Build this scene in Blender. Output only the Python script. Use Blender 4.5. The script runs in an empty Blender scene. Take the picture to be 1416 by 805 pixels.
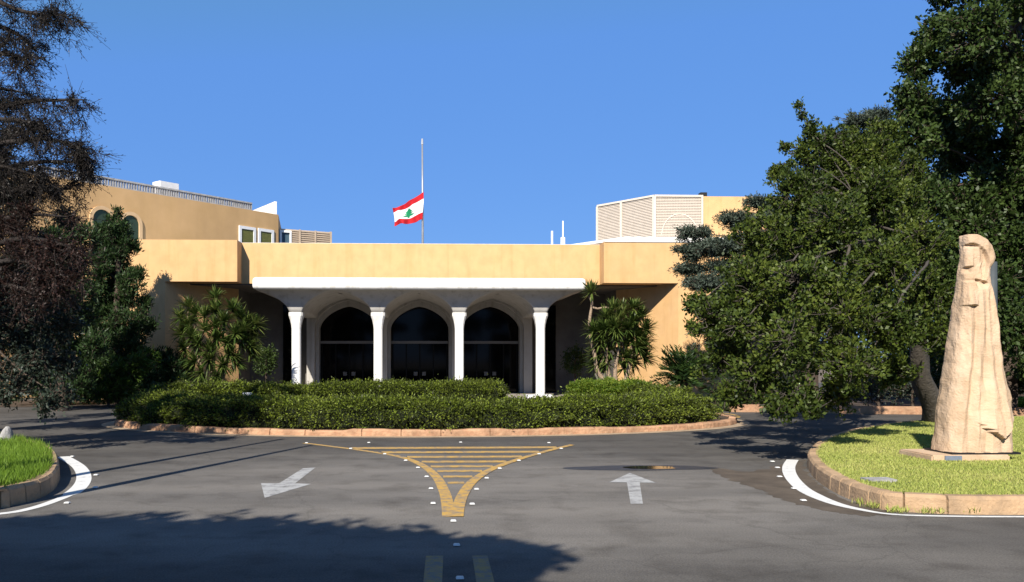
import bpy, bmesh, math, random
import numpy as np
from mathutils import Vector, noise as mnoise
R = math.radians
rng = np.random.default_rng(7)
random.seed(7)
scene = bpy.context.scene
COL = scene.collection

# ------------------------------------------------------------------ camera
F, CX, CY, HC = 1200.0, 638.0, 497.0, 1.7
YAW = R(2.3)
cam = bpy.data.cameras.new('camera'); cam_o = bpy.data.objects.new('camera', cam); COL.objects.link(cam_o)
cam_o.location = (0, 0, HC); cam_o.rotation_euler = (R(90), 0, -YAW)
cam.sensor_width = 36; cam.lens = 36 * F / 1416
cam.shift_x = (708 - CX) / 1416; cam.shift_y = (CY - 402.5) / 1416
cam.clip_start = .1; cam.clip_end = 3000
scene.camera = cam_o

# ------------------------------------------------------------------ light
SUN_AZ, SUN_EL = R(20), R(38)          # light travels towards +y and a little +x
w = bpy.data.worlds.new('World'); scene.world = w; w.use_nodes = True
nt = w.node_tree; bg = nt.nodes['Background']
sky = nt.nodes.new('ShaderNodeTexSky'); sky.sky_type = 'NISHITA'; sky.sun_disc = False
sky.sun_elevation = SUN_EL; sky.sun_rotation = math.pi + SUN_AZ
sky.air_density = 1.0; sky.dust_density = 0.0; sky.ozone_density = 6.0; sky.altitude = 0
mixn = nt.nodes.new('ShaderNodeMix'); mixn.data_type = 'RGBA'; mixn.blend_type = 'DARKEN'; mixn.inputs[0].default_value = .83      # evens out the horizon glow of the clear sky
mixn.inputs[7].default_value = (.68, 1.88, 4.9, 1); nt.links.new(sky.outputs[0], mixn.inputs[6]); nt.links.new(mixn.outputs[2], bg.inputs[0])
bg.inputs[1].default_value = .098
sl = bpy.data.lights.new('sun', 'SUN'); sl.energy = 5; sl.angle = R(.5); sl.color = (1, .93, .82)
so = bpy.data.objects.new('sun', sl); COL.objects.link(so); so.location = (-20, -50, 45)
ldir = Vector((math.sin(SUN_AZ) * math.cos(SUN_EL), math.cos(SUN_AZ) * math.cos(SUN_EL), -math.sin(SUN_EL)))
so.rotation_euler = ldir.to_track_quat('-Z', 'Y').to_euler()
scene.view_settings.view_transform = 'Standard'; scene.view_settings.look = 'None'
scene.view_settings.exposure = .72; scene.view_settings.gamma = 1
scene.render.engine = 'CYCLES'
scene.cycles.max_bounces = 4; scene.cycles.diffuse_bounces = 1; scene.cycles.glossy_bounces = 2
scene.cycles.transmission_bounces = 2; scene.cycles.use_denoising = True

# ------------------------------------------------------------------ helpers
cs, sn = math.cos(YAW), math.sin(YAW)
def P(px, py, y):
    """point of the place seen at photo pixel (px,py) at building depth y"""
    u, v = (px - CX) / F, (CY - py) / F
    t = y / (cs - u * sn)
    return Vector((t * (u * cs + sn), y, HC + t * v))
def X(px, y): return P(px, CY, y).x
def Z(py, y, px=600): return P(px, py, y).z
def G(px, py, z=0.0):
    v = (CY - py) / F; t = (z - HC) / v; u = (px - CX) / F
    return Vector((t * (u * cs + sn), t * (cs - u * sn), z))

def tag(o, label=None, cat=None, group=None, kind=None):
    if label: o['label'] = label
    if cat: o['category'] = cat
    if group: o['group'] = group
    if kind: o['kind'] = kind
    return o
def link(name, me, mat=None, parent=None):
    o = bpy.data.objects.new(name, me); COL.objects.link(o)
    if mat is not None:
        for m in (mat if isinstance(mat, (list, tuple)) else [mat]): me.materials.append(m)
    if parent is not None: o.parent = parent; o.matrix_parent_inverse = parent.matrix_world.inverted()
    return o
def empty(name, loc, label=None, cat=None, group=None):
    o = bpy.data.objects.new(name, None); COL.objects.link(o); o.location = loc; o.empty_display_size = .3
    o.matrix_world.translation = loc
    return tag(o, label, cat, group)
def obj(name, bm, mat, parent=None, smooth=False):
    me = bpy.data.meshes.new(name)
    bmesh.ops.recalc_face_normals(bm, faces=bm.faces[:])
    bm.to_mesh(me); bm.free()
    if smooth:
        for p in me.polygons: p.use_smooth = True
    o = link(name, me, mat, None)
    if parent is not None:
        o.parent = parent
        o.location = -Vector(parent.location) if parent.parent is None else -(Vector(parent.location) + Vector(parent.parent.location))
        if parent.parent is not None and parent.type == 'MESH': o.location = (0, 0, 0)
        elif parent.type == 'MESH' and parent.parent is None: o.location = -Vector(parent.location)
    return o
def BM(): return bmesh.new()
def box(bm, x0, x1, y0, y1, z0, z1, mi=0):
    vs = [bm.verts.new((x, y, z)) for z in (z0, z1) for x, y in ((x0, y0), (x1, y0), (x1, y1), (x0, y1))]
    fs = [(3, 2, 1, 0), (4, 5, 6, 7), (0, 1, 5, 4), (1, 2, 6, 5), (2, 3, 7, 6), (3, 0, 4, 7)]
    out = [bm.faces.new([vs[i] for i in f]) for f in fs]
    for f in out: f.material_index = mi
    return out
def prism(bm, pts, z0, z1, mi=0):
    b = [bm.verts.new((p[0], p[1], z0)) for p in pts]; t = [bm.verts.new((p[0], p[1], z1)) for p in pts]
    n = len(pts); fs = [bm.faces.new(b[::-1]), bm.faces.new(t)]
    for i in range(n): fs.append(bm.faces.new((b[i], b[(i + 1) % n], t[(i + 1) % n], t[i])))
    for f in fs: f.material_index = mi
    return fs
def hexa(bm, a, b, thick, z0, z1):
    """vertical panel from point a to b (xy), thickness behind"""
    a = Vector((a[0], a[1])); b = Vector((b[0], b[1])); d = (b - a).normalized(); n = Vector((-d.y, d.x)) * thick
    return prism(bm, [a, b, b + n, a + n], z0, z1)
def tube(bm, pts, rad, seg=8, cap=True):
    pts = [Vector(p) for p in pts]
    rad = rad if isinstance(rad, (list, tuple)) else [rad] * len(pts)
    rings = []
    for i, p in enumerate(pts):
        d = (pts[min(i + 1, len(pts) - 1)] - pts[max(i - 1, 0)]).normalized()
        a = d.orthogonal().normalized() if i == 0 else (pa - d * pa.dot(d)).normalized()
        pa = a; b = d.cross(a)
        rings.append([bm.verts.new(p + (a * math.cos(k * 2 * math.pi / seg) + b * math.sin(k * 2 * math.pi / seg)) * rad[i]) for k in range(seg)])
    for r0, r1 in zip(rings, rings[1:]):
        for k in range(seg): bm.faces.new((r0[k], r0[(k + 1) % seg], r1[(k + 1) % seg], r1[k]))
    if cap: bm.faces.new(rings[0][::-1]); bm.faces.new(rings[-1])
def lathe(bm, c, prof, seg=24):
    rings = [[bm.verts.new((c[0] + r * math.cos(k * 2 * math.pi / seg), c[1] + r * math.sin(k * 2 * math.pi / seg), c[2] + z)) for k in range(seg)] for r, z in prof]
    for r0, r1 in zip(rings, rings[1:]):
        for k in range(seg): bm.faces.new((r0[k], r0[(k + 1) % seg], r1[(k + 1) % seg], r1[k]))
    bm.faces.new(rings[0][::-1]); bm.faces.new(rings[-1])
def catmull(pts, n=8, closed=False):
    pts = [Vector(p) for p in pts]; N = len(pts); out = []
    rngN = range(N) if closed else range(N - 1)
    for i in rngN:
        p0 = pts[(i - 1) % N] if closed else pts[max(i - 1, 0)]; p1 = pts[i]; p2 = pts[(i + 1) % N]
        p3 = pts[(i + 2) % N] if closed else pts[min(i + 2, N - 1)]
        for k in range(n):
            t = k / n
            out.append(.5 * ((2 * p1) + (p2 - p0) * t + (2 * p0 - 5 * p1 + 4 * p2 - p3) * t * t + (3 * p1 - p0 - 3 * p2 + p3) * t ** 3))
    if not closed: out.append(pts[-1])
    return out
def ribbon(bm, pts, wid, z):
    """flat strip on the ground along pts; wid number or list"""
    L, Rr = [], []
    for i, p in enumerate(pts):
        d = pts[min(i + 1, len(pts) - 1)] - pts[max(i - 1, 0)]; d = Vector((d.x, d.y)).normalized(); n = Vector((-d.y, d.x))
        h = (wid[i] if isinstance(wid, (list, tuple)) else wid) / 2
        L.append(bm.verts.new((p.x + n.x * h, p.y + n.y * h, z))); Rr.append(bm.verts.new((p.x - n.x * h, p.y - n.y * h, z)))
    for i in range(len(pts) - 1): bm.faces.new((L[i], L[i + 1], Rr[i + 1], Rr[i]))
def poly(bm, pts, z): return bm.faces.new([bm.verts.new((p[0], p[1], z)) for p in pts])

# ------------------------------------------------------------------ materials
def mat(name, col, rough=.8, var=0., scale=3., detail=6., bump=0., bscale=40., spec=.3, col2=None, stain=None, metallic=0., streak=0.):
    m = bpy.data.materials.new(name); m.use_nodes = True; t = m.node_tree; N = t.nodes; L = t.links
    b = N['Principled BSDF']; b.inputs['Roughness'].default_value = rough; b.inputs['Specular IOR Level'].default_value = spec
    b.inputs['Metallic'].default_value = metallic
    g = N.new('ShaderNodeNewGeometry'); out = None
    if var or col2:
        n = N.new('ShaderNodeTexNoise'); n.inputs['Scale'].default_value = scale; n.inputs['Detail'].default_value = detail
        n.inputs['Roughness'].default_value = .65
        L.new(g.outputs['Position'], n.inputs['Vector'])
        r = N.new('ShaderNodeValToRGB'); c2 = col2 or tuple(c * (1 - var) for c in col); c1 = col if col2 else tuple(min(1, c * (1 + var * .5)) for c in col)
        r.color_ramp.elements[0].position = .32; r.color_ramp.elements[1].position = .68
        r.color_ramp.elements[0].color = (*c2, 1); r.color_ramp.elements[1].color = (*c1, 1)
        L.new(n.outputs[0], r.inputs[0]); out = r.outputs[0]
        if stain:
            sc_, amt, vec = stain
            mp = N.new('ShaderNodeMapping'); mp.inputs['Scale'].default_value = vec; L.new(g.outputs['Position'], mp.inputs['Vector'])
            n2 = N.new('ShaderNodeTexNoise'); n2.inputs['Scale'].default_value = sc_; n2.inputs['Detail'].default_value = 8; L.new(mp.outputs[0], n2.inputs['Vector'])
            r2 = N.new('ShaderNodeValToRGB'); r2.color_ramp.elements[0].position = .36; r2.color_ramp.elements[1].position = .6
            r2.color_ramp.elements[0].color = (amt, amt, amt, 1); r2.color_ramp.elements[1].color = (1, 1, 1, 1); L.new(n2.outputs[0], r2.inputs[0])
            mx = N.new('ShaderNodeMix'); mx.data_type = 'RGBA'; mx.blend_type = 'MULTIPLY'; mx.inputs[0].default_value = 1
            L.new(out, mx.inputs[6]); L.new(r2.outputs[0], mx.inputs[7]); out = mx.outputs[2]
        if streak:
            mp = N.new('ShaderNodeMapping'); mp.inputs['Scale'].default_value = (2.6, 2.6, .16); L.new(g.outputs['Position'], mp.inputs['Vector'])
            n3 = N.new('ShaderNodeTexNoise'); n3.inputs['Scale'].default_value = 1.4; n3.inputs['Detail'].default_value = 7; L.new(mp.outputs[0], n3.inputs['Vector'])
            r3 = N.new('ShaderNodeValToRGB'); r3.color_ramp.elements[0].position = .34; r3.color_ramp.elements[1].position = .47
            r3.color_ramp.elements[0].color = (streak, streak * .98, streak * .94, 1); r3.color_ramp.elements[1].color = (1, 1, 1, 1); L.new(n3.outputs[0], r3.inputs[0])
            mx = N.new('ShaderNodeMix'); mx.data_type = 'RGBA'; mx.blend_type = 'MULTIPLY'; mx.inputs[0].default_value = 1
            L.new(out, mx.inputs[6]); L.new(r3.outputs[0], mx.inputs[7]); out = mx.outputs[2]
        L.new(out, b.inputs['Base Color'])
    else: b.inputs['Base Color'].default_value = (*col, 1)
    if bump:
        n = N.new('ShaderNodeTexNoise'); n.inputs['Scale'].default_value = bscale; n.inputs['Detail'].default_value = 5; L.new(g.outputs['Position'], n.inputs['Vector'])
        bp = N.new('ShaderNodeBump'); bp.inputs['Strength'].default_value = bump; bp.inputs['Distance'].default_value = .03
        L.new(n.outputs[0], bp.inputs['Height']); L.new(bp.outputs[0], b.inputs['Normal'])
    return m
def leafmat(name, cols, trans=.25, rough=.5, spec=.25):
    """leaf colours vary leaf by leaf and in big soft patches"""
    m = bpy.data.materials.new(name); m.use_nodes = True; t = m.node_tree; N = t.nodes; L = t.links
    b = N['Principled BSDF']; b.inputs['Roughness'].default_value = rough; b.inputs['Specular IOR Level'].default_value = spec
    g = N.new('ShaderNodeNewGeometry')
    n = N.new('ShaderNodeTexNoise'); n.inputs['Scale'].default_value = .9; n.inputs['Detail'].default_value = 2; L.new(g.outputs['Position'], n.inputs['Vector'])
    ad = N.new('ShaderNodeMath'); ad.operation = 'MULTIPLY_ADD'; ad.inputs[1].default_value = .55; L.new(g.outputs['Random Per Island'], ad.inputs[0])
    sc = N.new('ShaderNodeMath'); sc.operation = 'MULTIPLY_ADD'; sc.inputs[1].default_value = .8; sc.inputs[2].default_value = -.17; L.new(n.outputs[0], sc.inputs[0]); L.new(sc.outputs[0], ad.inputs[2])
    r = N.new('ShaderNodeValToRGB'); L.new(ad.outputs[0], r.inputs[0]); el = r.color_ramp.elements
    el[0].color = (*cols[0], 1); el[1].color = (*cols[-1], 1)
    for i, c in enumerate(cols[1:-1]):
        e = el.new((i + 1) / (len(cols) - 1)); e.color = (*c, 1)
    L.new(r.outputs[0], b.inputs['Base Color'])
    tr = N.new('ShaderNodeBsdfTranslucent'); L.new(r.outputs[0], tr.inputs[0])
    mx = N.new('ShaderNodeMixShader'); mx.inputs[0].default_value = trans
    L.new(b.outputs[0], mx.inputs[1]); L.new(tr.outputs[0], mx.inputs[2]); L.new(mx.outputs[0], N['Material Output'].inputs['Surface'])
    return m

def asphalt_mat():
    m = bpy.data.materials.new('asphalt'); m.use_nodes = True; t = m.node_tree; N = t.nodes; L = t.links
    b = N['Principled BSDF']; b.inputs['Specular IOR Level'].default_value = .08
    g = N.new('ShaderNodeNewGeometry'); pos = g.outputs['Position']
    def noise(scale, det=6, vec=None, rough=.6):
        n = N.new('ShaderNodeTexNoise'); n.inputs['Scale'].default_value = scale; n.inputs['Detail'].default_value = det; n.inputs['Roughness'].default_value = rough
        if vec:
            mp = N.new('ShaderNodeMapping'); mp.inputs['Scale'].default_value = vec; L.new(pos, mp.inputs[0]); L.new(mp.outputs[0], n.inputs['Vector'])
        else: L.new(pos, n.inputs['Vector'])
        return n.outputs[0]
    def ramp(src, p0, c0, p1, c1):
        r = N.new('ShaderNodeValToRGB'); e = r.color_ramp.elements; e[0].position = p0; e[1].position = p1
        e[0].color = (*c0, 1); e[1].color = (*c1, 1); L.new(src, r.inputs[0]); return r.outputs[0]
    def mul(a, c, f=1.):
        x = N.new('ShaderNodeMix'); x.data_type = 'RGBA'; x.blend_type = 'MULTIPLY'; x.inputs[0].default_value = f; L.new(a, x.inputs[6]); L.new(c, x.inputs[7]); return x.outputs[2]
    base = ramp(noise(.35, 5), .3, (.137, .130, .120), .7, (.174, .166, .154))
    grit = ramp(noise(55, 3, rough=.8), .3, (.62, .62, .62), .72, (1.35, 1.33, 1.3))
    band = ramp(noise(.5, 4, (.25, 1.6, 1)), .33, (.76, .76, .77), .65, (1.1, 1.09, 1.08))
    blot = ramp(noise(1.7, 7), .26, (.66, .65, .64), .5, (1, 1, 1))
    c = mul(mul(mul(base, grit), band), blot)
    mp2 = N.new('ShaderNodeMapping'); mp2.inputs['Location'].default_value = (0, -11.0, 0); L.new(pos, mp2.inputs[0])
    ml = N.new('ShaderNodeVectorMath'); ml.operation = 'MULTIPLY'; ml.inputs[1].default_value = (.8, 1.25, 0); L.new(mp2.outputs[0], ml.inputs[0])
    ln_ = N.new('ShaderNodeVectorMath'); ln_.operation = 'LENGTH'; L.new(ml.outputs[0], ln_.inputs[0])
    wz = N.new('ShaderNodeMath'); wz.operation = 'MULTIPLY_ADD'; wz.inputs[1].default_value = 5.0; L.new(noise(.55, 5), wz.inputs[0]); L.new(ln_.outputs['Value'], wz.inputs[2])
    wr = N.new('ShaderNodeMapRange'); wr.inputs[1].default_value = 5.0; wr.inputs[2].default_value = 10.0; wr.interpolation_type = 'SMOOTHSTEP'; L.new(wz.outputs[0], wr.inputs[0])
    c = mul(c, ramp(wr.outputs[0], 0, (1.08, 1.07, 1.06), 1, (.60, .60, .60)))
    # thin meandering cracks
    v = N.new('ShaderNodeTexVoronoi'); v.feature = 'DISTANCE_TO_EDGE'; v.inputs['Scale'].default_value = .33
    wp = N.new('ShaderNodeTexNoise'); wp.inputs['Scale'].default_value = 1.1; wp.inputs['Detail'].default_value = 6; L.new(pos, wp.inputs['Vector'])
    va = N.new('ShaderNodeVectorMath'); va.operation = 'MULTIPLY_ADD'; va.inputs[1].default_value = (1.3, 1.3, 0); L.new(wp.outputs['Color'], va.inputs[0]); L.new(pos, va.inputs[2])
    L.new(va.outputs[0], v.inputs['Vector'])
    cr = ramp(v.outputs['Distance'], .0, (.55, .55, .55), .006, (1, 1, 1))
    c = mul(c, cr, .35)
    L.new(c, b.inputs['Base Color'])
    rr = N.new('ShaderNodeMapRange'); L.new(noise(2.2, 4), rr.inputs[0]); rr.inputs[3].default_value = .72; rr.inputs[4].default_value = .95; L.new(rr.outputs[0], b.inputs['Roughness'])
    bp = N.new('ShaderNodeBump'); bp.inputs['Strength'].default_value = .5; bp.inputs['Distance'].default_value = .012
    L.new(noise(70, 3), bp.inputs['Height']); L.new(bp.outputs[0], b.inputs['Normal'])
    return m
def worn_paint(name, col, wear=.42, under=(.15, .145, .14), scale=9):
    m = mat(name, col, .75, 0, spec=.2); t = m.node_tree; N = t.nodes; L = t.links; b = N['Principled BSDF']
    g = N.new('ShaderNodeNewGeometry'); n = N.new('ShaderNodeTexNoise'); n.inputs['Scale'].default_value = scale; n.inputs['Detail'].default_value = 9; n.inputs['Roughness'].default_value = .75
    L.new(g.outputs['Position'], n.inputs['Vector'])
    r = N.new('ShaderNodeValToRGB'); r.color_ramp.elements[0].position = wear - .08; r.color_ramp.elements[1].position = wear + .1
    r.color_ramp.elements[0].color = (*under, 1); r.color_ramp.elements[1].color = (*col, 1)
    L.new(n.outputs[0], r.inputs[0]); L.new(r.outputs[0], b.inputs['Base Color']); return m

M = {}
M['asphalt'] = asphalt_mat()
M['earth'] = mat('earth', (.16, .12, .08), .95, .4, 1.5)
M['soil'] = mat('soil', (.07, .05, .035), .95, .5, 4, bump=.5)
M['ochre'] = mat('ochre_plaster', (.62, .39, .188), .85, .10, 1.6, 7, bump=.15, bscale=25, col2=(.585, .362, .165), stain=(2.6, .92, (1, 1, .8)), streak=.94)
M['tan'] = mat('tan_plaster', (.60, .38, .18), .85, .12, .8, 7, bump=.15, bscale=25, col2=(.54, .34, .15), stain=(1.0, .9, (1, 1, .3)))
M['stucco'] = mat('greyed_stucco', (.46, .44, .41), .85, .10, 2, streak=.8)  # base greyed to darken the shaded vault and arched wall
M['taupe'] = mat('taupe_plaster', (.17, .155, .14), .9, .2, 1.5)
M['white'] = mat('white_plaster', (.78, .77, .74), .7, .06, 2, stain=(1.5, .93, (1, 1, .25)), streak=.82)
M['whitepaint'] = mat('white_paint', (.8, .8, .78), .6, .05, 4)
M['screen'] = mat('beige_screen', (.46, .36, .26), .8, .12, 3)
M['screenback'] = mat('screen_backing', (.50, .41, .32), .9, .2, 3)
M['glass'] = mat('dark_glass', (.003, .003, .0035), .06, spec=.12)
M['frame'] = mat('bronze_frame', (.008, .008, .008), .5, spec=.1)
M['transom'] = mat('grey_metal', (.18, .17, .16), .45, metallic=.3)
M['shutter'] = mat('olive_shutter', (.16, .17, .05), .7, .15, 8)
M['green_glass'] = mat('green_glass', (.03, .05, .03), .3)
M['black'] = mat('black_metal', (.015, .015, .016), .5)
M['steel'] = mat('pale_steel', (.30, .31, .33), .4, .1, 3, metallic=.4)
M['kerb'] = mat('kerb_stone', (.50, .33, .19), .85, .3, 5, 8, bump=.5, bscale=30, col2=(.34, .24, .15), stain=(2.2, .7, (1, 1, 1)))
M['kerbrough'] = mat('rough_kerb_stone', (.48, .30, .18), .9, .3, 7, 8, bump=.9, bscale=14, col2=(.40, .21, .12), stain=(3, .65, (1, 1, 1)))
M['stone'] = mat('carved_limestone', (.58, .43, .30), .85, .2, 3, 9, bump=.25, bscale=34, col2=(.50, .345, .215), stain=(2.5, .84, (1, 1, .3)))
M['paving'] = mat('paving_stone', (.30, .27, .24), .8, .2, 3)
M['yellow'] = worn_paint('yellow_road_paint', (.47, .285, .07), .45, scale=8)
M['dullyellow'] = worn_paint('dull_yellow_paint', (.30, .21, .08), .48, scale=8)  # darker, patchier yellow for the two near lane bars
M['whiteline'] = worn_paint('white_road_paint', (.62, .62, .60), .34, scale=6)
M['arrow'] = worn_paint('grey_road_paint', (.36, .36, .35), .44, scale=5)
M['stud'] = mat('stud_plastic', (.58, .58, .56), .45)
M['bark'] = mat('bark', (.075, .055, .042), .95, .5, 8, bump=1, bscale=18)
M['barkdark'] = mat('dark_bark', (.030, .024, .021), .95, .5, 8, bump=1, bscale=18)
M['barkpale'] = mat('pale_bark', (.075, .064, .053), .9, .4, 10, bump=.8, bscale=20)
M['yuccabark'] = mat('yucca_bark', (.30, .22, .15), .9, .4, 12, bump=.8, bscale=20)
M['lf_spread'] = leafmat('spreading_leaf', [(.015, .029, .006), (.038, .061, .010), (.078, .108, .016), (.15, .175, .03)], .25)
M['lf_carob'] = leafmat('carob_leaf', [(.012, .025, .006), (.028, .050, .011), (.050, .082, .018), (.078, .112, .028)], .2)
M['lf_cedar'] = leafmat('cedar_needle', [(.034, .048, .034), (.062, .083, .060), (.10, .125, .092)], .1)
M['lf_thuja'] = leafmat('thuja_spray', [(.012, .026, .008), (.026, .052, .014), (.05, .085, .025)], .12)
M['lf_blue'] = leafmat('greyish_leaf', [(.014, .022, .016), (.026, .038, .026), (.055, .070, .050)], .15)
M['lf_dark'] = leafmat('dark_needle', [(.006, .010, .006), (.012, .018, .010), (.02, .026, .014)], .1)
M['lf_dry'] = leafmat('dry_needle', [(.006, .007, .005), (.012, .012, .010), (.026, .020, .017)], .1)
M['lf_brown'] = leafmat('dead_leaf', [(.015, .008, .006), (.030, .015, .012), (.060, .029, .022)], .15)
M['lf_shrub'] = leafmat('shrub_spray', [(.020, .045, .006), (.045, .085, .010), (.09, .14, .018)], .2)
M['lf_hedge'] = leafmat('hedge_leaf', [(.026, .024, .010), (.034, .045, .009), (.062, .080, .014), (.12, .14, .025)], .22)
M['lf_hedgetop'] = leafmat('hedge_top_leaf', [(.07, .105, .011), (.15, .20, .02), (.26, .31, .045)], .25)  # brighter leaf colour given to the upper leaves of each hedge
M['lf_hedge2'] = leafmat('bright_hedge_leaf', [(.04, .08, .008), (.09, .16, .014), (.15, .23, .03)], .25)
M['lf_yucca'] = leafmat('yucca_blade', [(.022, .045, .009), (.05, .085, .017), (.10, .135, .03), (.18, .18, .055)], .2, .4)
M['lf_palm'] = leafmat('cycad_frond', [(.010, .024, .006), (.022, .045, .010), (.045, .08, .016)], .12, .35)
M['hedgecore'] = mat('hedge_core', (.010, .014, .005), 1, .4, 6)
M['grass'] = leafmat('lawn_blade', [(.20, .26, .05), (.33, .39, .085), (.45, .47, .13), (.54, .49, .20)], .3, .6)
M['grass2'] = leafmat('long_grass_blade', [(.08, .15, .014), (.14, .24, .022), (.22, .33, .04)], .35, .6)
M['turf'] = mat('turf', (.24, .25, .08), 1, .4, 6, col2=(.15, .15, .05))
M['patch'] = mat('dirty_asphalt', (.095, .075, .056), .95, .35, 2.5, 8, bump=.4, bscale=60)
M['rock'] = mat('grey_rock', (.35, .34, .33), .9, .3, 6, bump=.6)

# ------------------------------------------------------------------ leaf meshes
def unit(a): return a / np.maximum(np.linalg.norm(a, axis=1, keepdims=True), 1e-9)
def raw_mesh(name, V, Fc):
    me = bpy.data.meshes.new(name); V = np.asarray(V, np.float32); Fc = np.asarray(Fc, np.int32); k = Fc.shape[1]
    me.vertices.add(len(V)); me.vertices.foreach_set('co', V.ravel())
    me.loops.add(Fc.size); me.loops.foreach_set('vertex_index', Fc.ravel())
    me.polygons.add(len(Fc)); me.polygons.foreach_set('loop_start', np.arange(0, Fc.size, k, dtype=np.int32))
    try: me.polygons.foreach_set('loop_total', np.full(len(Fc), k, np.int32))
    except Exception: pass
    me.update(calc_edges=True); me.validate(); return me
def leaf_arrays(C, D, L, W):
    n = len(C); D = unit(D); s = unit(np.cross(D, rng.normal(size=(n, 3)))); up = np.cross(s, D)
    L = (L * rng.uniform(.65, 1.25, n))[:, None]; W = (W * rng.uniform(.7, 1.2, n))[:, None]
    mid = C + D * L * .48 + up * L * .10
    V = np.stack([C, mid + s * W * .5, C + D * L, mid - s * W * .5], 1).reshape(-1, 3)
    return V, np.arange(4 * n).reshape(n, 4)
def leaves(name, C, D, L, W, m, parent=None):
    V, Fc = leaf_arrays(C, D, L, W)
    off = np.array(parent.location) if parent is not None else np.zeros(3)
    o = link(name, raw_mesh(name, V - off, Fc), m)
    if parent is not None: o.parent = parent
    return o
def sticks(A, B, r0, r1):
    """many thin three-sided twigs"""
    n = len(A); d = unit(B - A); a = unit(np.cross(d, rng.normal(size=(n, 3)))); b = np.cross(d, a); V = []
    for P0, rr in ((A, r0), (B, r1)):
        for k in range(3):
            t = k * 2.0944; V.append(P0 + (a * math.cos(t) + b * math.sin(t)) * rr)
    V = np.stack(V, 1).reshape(-1, 3); i = np.arange(n)[:, None] * 6
    Fc = np.concatenate([i + np.array([[0, 1, 4, 3]]), i + np.array([[1, 2, 5, 4]]), i + np.array([[2, 0, 3, 5]])])
    return V, Fc
def merge(parts):
    V, Fc, o = [], [], 0
    for v, f in parts: V.append(v); Fc.append(f + o); o += len(v)
    return np.concatenate(V), np.concatenate(Fc)
def tube_np(pts, rad, seg=7):
    pts = np.array([list(p) for p in pts], float); n = len(pts); V = []
    d = np.gradient(pts, axis=0); d = unit(d); a = np.cross(d[0], [.31, .72, .61]); a /= np.linalg.norm(a)
    for i in range(n):
        a = a - d[i] * (a @ d[i]); a /= np.linalg.norm(a); b = np.cross(d[i], a)
        for k in range(seg):
            t = k * 2 * math.pi / seg; V.append(pts[i] + (a * math.cos(t) + b * math.sin(t)) * rad[i] * (1 + .12 * math.sin(3 * k + i)))
    Fc = [[i * seg + k, i * seg + (k + 1) % seg, (i + 1) * seg + (k + 1) % seg, (i + 1) * seg + k] for i in range(n - 1) for k in range(seg)]
    return np.array(V), np.array(Fc)
def crooked(a, b, n=6, amp=.12, sag=0.):
    a, b = np.array(a, float), np.array(b, float); L = np.linalg.norm(b - a); out = []
    ph = rng.normal(size=3) * amp * L; ph2 = rng.normal(size=3) * amp * .5 * L
    for i in range(n + 1):
        t = i / n; out.append(a + (b - a) * t + ph * math.sin(math.pi * t) + ph2 * math.sin(2 * math.pi * t) + np.array([0, 0, sag * L * math.sin(math.pi * t)]))
    return out
def ends_in(c, r, n, inner=.55):
    d = unit(rng.normal(size=(n, 3))); k = inner + (1 - inner) * rng.random((n, 1)) ** .7
    lump = .82 + .3 * np.sin(d[:, :1] * 5 + c[0]) * np.sin(d[:, 1:2] * 4 + c[1]) + .1 * rng.normal(size=(n, 1))
    return c + d * np.array(r) * k * np.clip(lump, .5, 1.25), d

def tree(name, label, cat, trunk, trunk_r, clumps, leafm, barkm, L, W, n_ends, per_end, spread, bias=(0, 0, 0), group=None, twig=.010, limb=.06, inner=.5, out=.6, extra=None, drop=0):
    """trunk: polyline; clumps: [(centre, (rx,ry,rz))]; each clump hangs on a limb, splits in branches and twigs, leaves sit at the twig ends"""
    root = empty(name, Vector(trunk[0]), label, cat, group)
    tp = [Vector(p) for p in catmull(trunk, 5)]
    rad = [trunk_r * (1.25 if i == 0 else 1) * (1 - .75 * i / len(tp)) for i in range(len(tp))]
    wood = [tube_np(tp, rad, 10)]; Cs, Ds = [], []
    tpa = np.array([list(p) for p in tp])
    for c, r in clumps:
        c = np.array(c, float); r = np.array(r, float); vol = float(np.prod(r)) ** (2 / 3)
        dd = np.linalg.norm(tpa - c, axis=1) + (np.maximum(0, c[2] + drop - tpa[:, 2]) * 2 if drop else np.maximum(0, tpa[:, 2] - c[2] + .3) * 2.2)
        j = int(np.argmin(dd)); a = tpa[j]
        Ld = np.linalg.norm(c - a)
        rb = min(limb, rad[j] * .8, .012 + .045 * float(np.mean(r)))
        wood.append(tube_np(crooked(a, c, 7, .07, .06), np.linspace(rb, rb * .35, 8), 6))
        m = max(4, int(7 * vol)); sub, _ = ends_in(c, r * .55, m, .4)
        for s in sub: wood.append(tube_np(crooked(c + (a - c) * .15 * rng.random(), s, 3, .12), np.linspace(rb * .38, rb * .16, 4), 4))
        n = max(6, int(n_ends * vol)); e, d = ends_in(c, r, n, inner)
        near = sub[np.argmin(((e[:, None] - sub[None]) ** 2).sum(2), 1)]
        mid = (near + e) / 2 + rng.normal(size=e.shape) * .06
        wood.append(sticks(near, mid, twig * 1.3, twig)); wood.append(sticks(mid, e, twig, twig * .5))
        k = per_end; tdir = unit(e - near)
        C = np.repeat(e, k, 0) - np.repeat(tdir, k, 0) * (rng.random((n * k, 1)) * spread * 1.3) + rng.normal(size=(n * k, 3)) * spread * .5
        D = np.repeat(tdir * out, k, 0) + rng.normal(size=(n * k, 3)) * .7 + np.array(bias)
        Cs.append(C); Ds.append(D)
    if extra is not None: Cs.append(extra[0]); Ds.append(extra[1])
    V, Fc = merge(wood); o = link('trunk', raw_mesh('trunk', V - np.array(root.location), Fc), barkm); o.parent = root
    for p in o.data.polygons: p.use_smooth = True
    leaves('crown', np.concatenate(Cs), np.concatenate(Ds), L, W, leafm, root)
    return root
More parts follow.
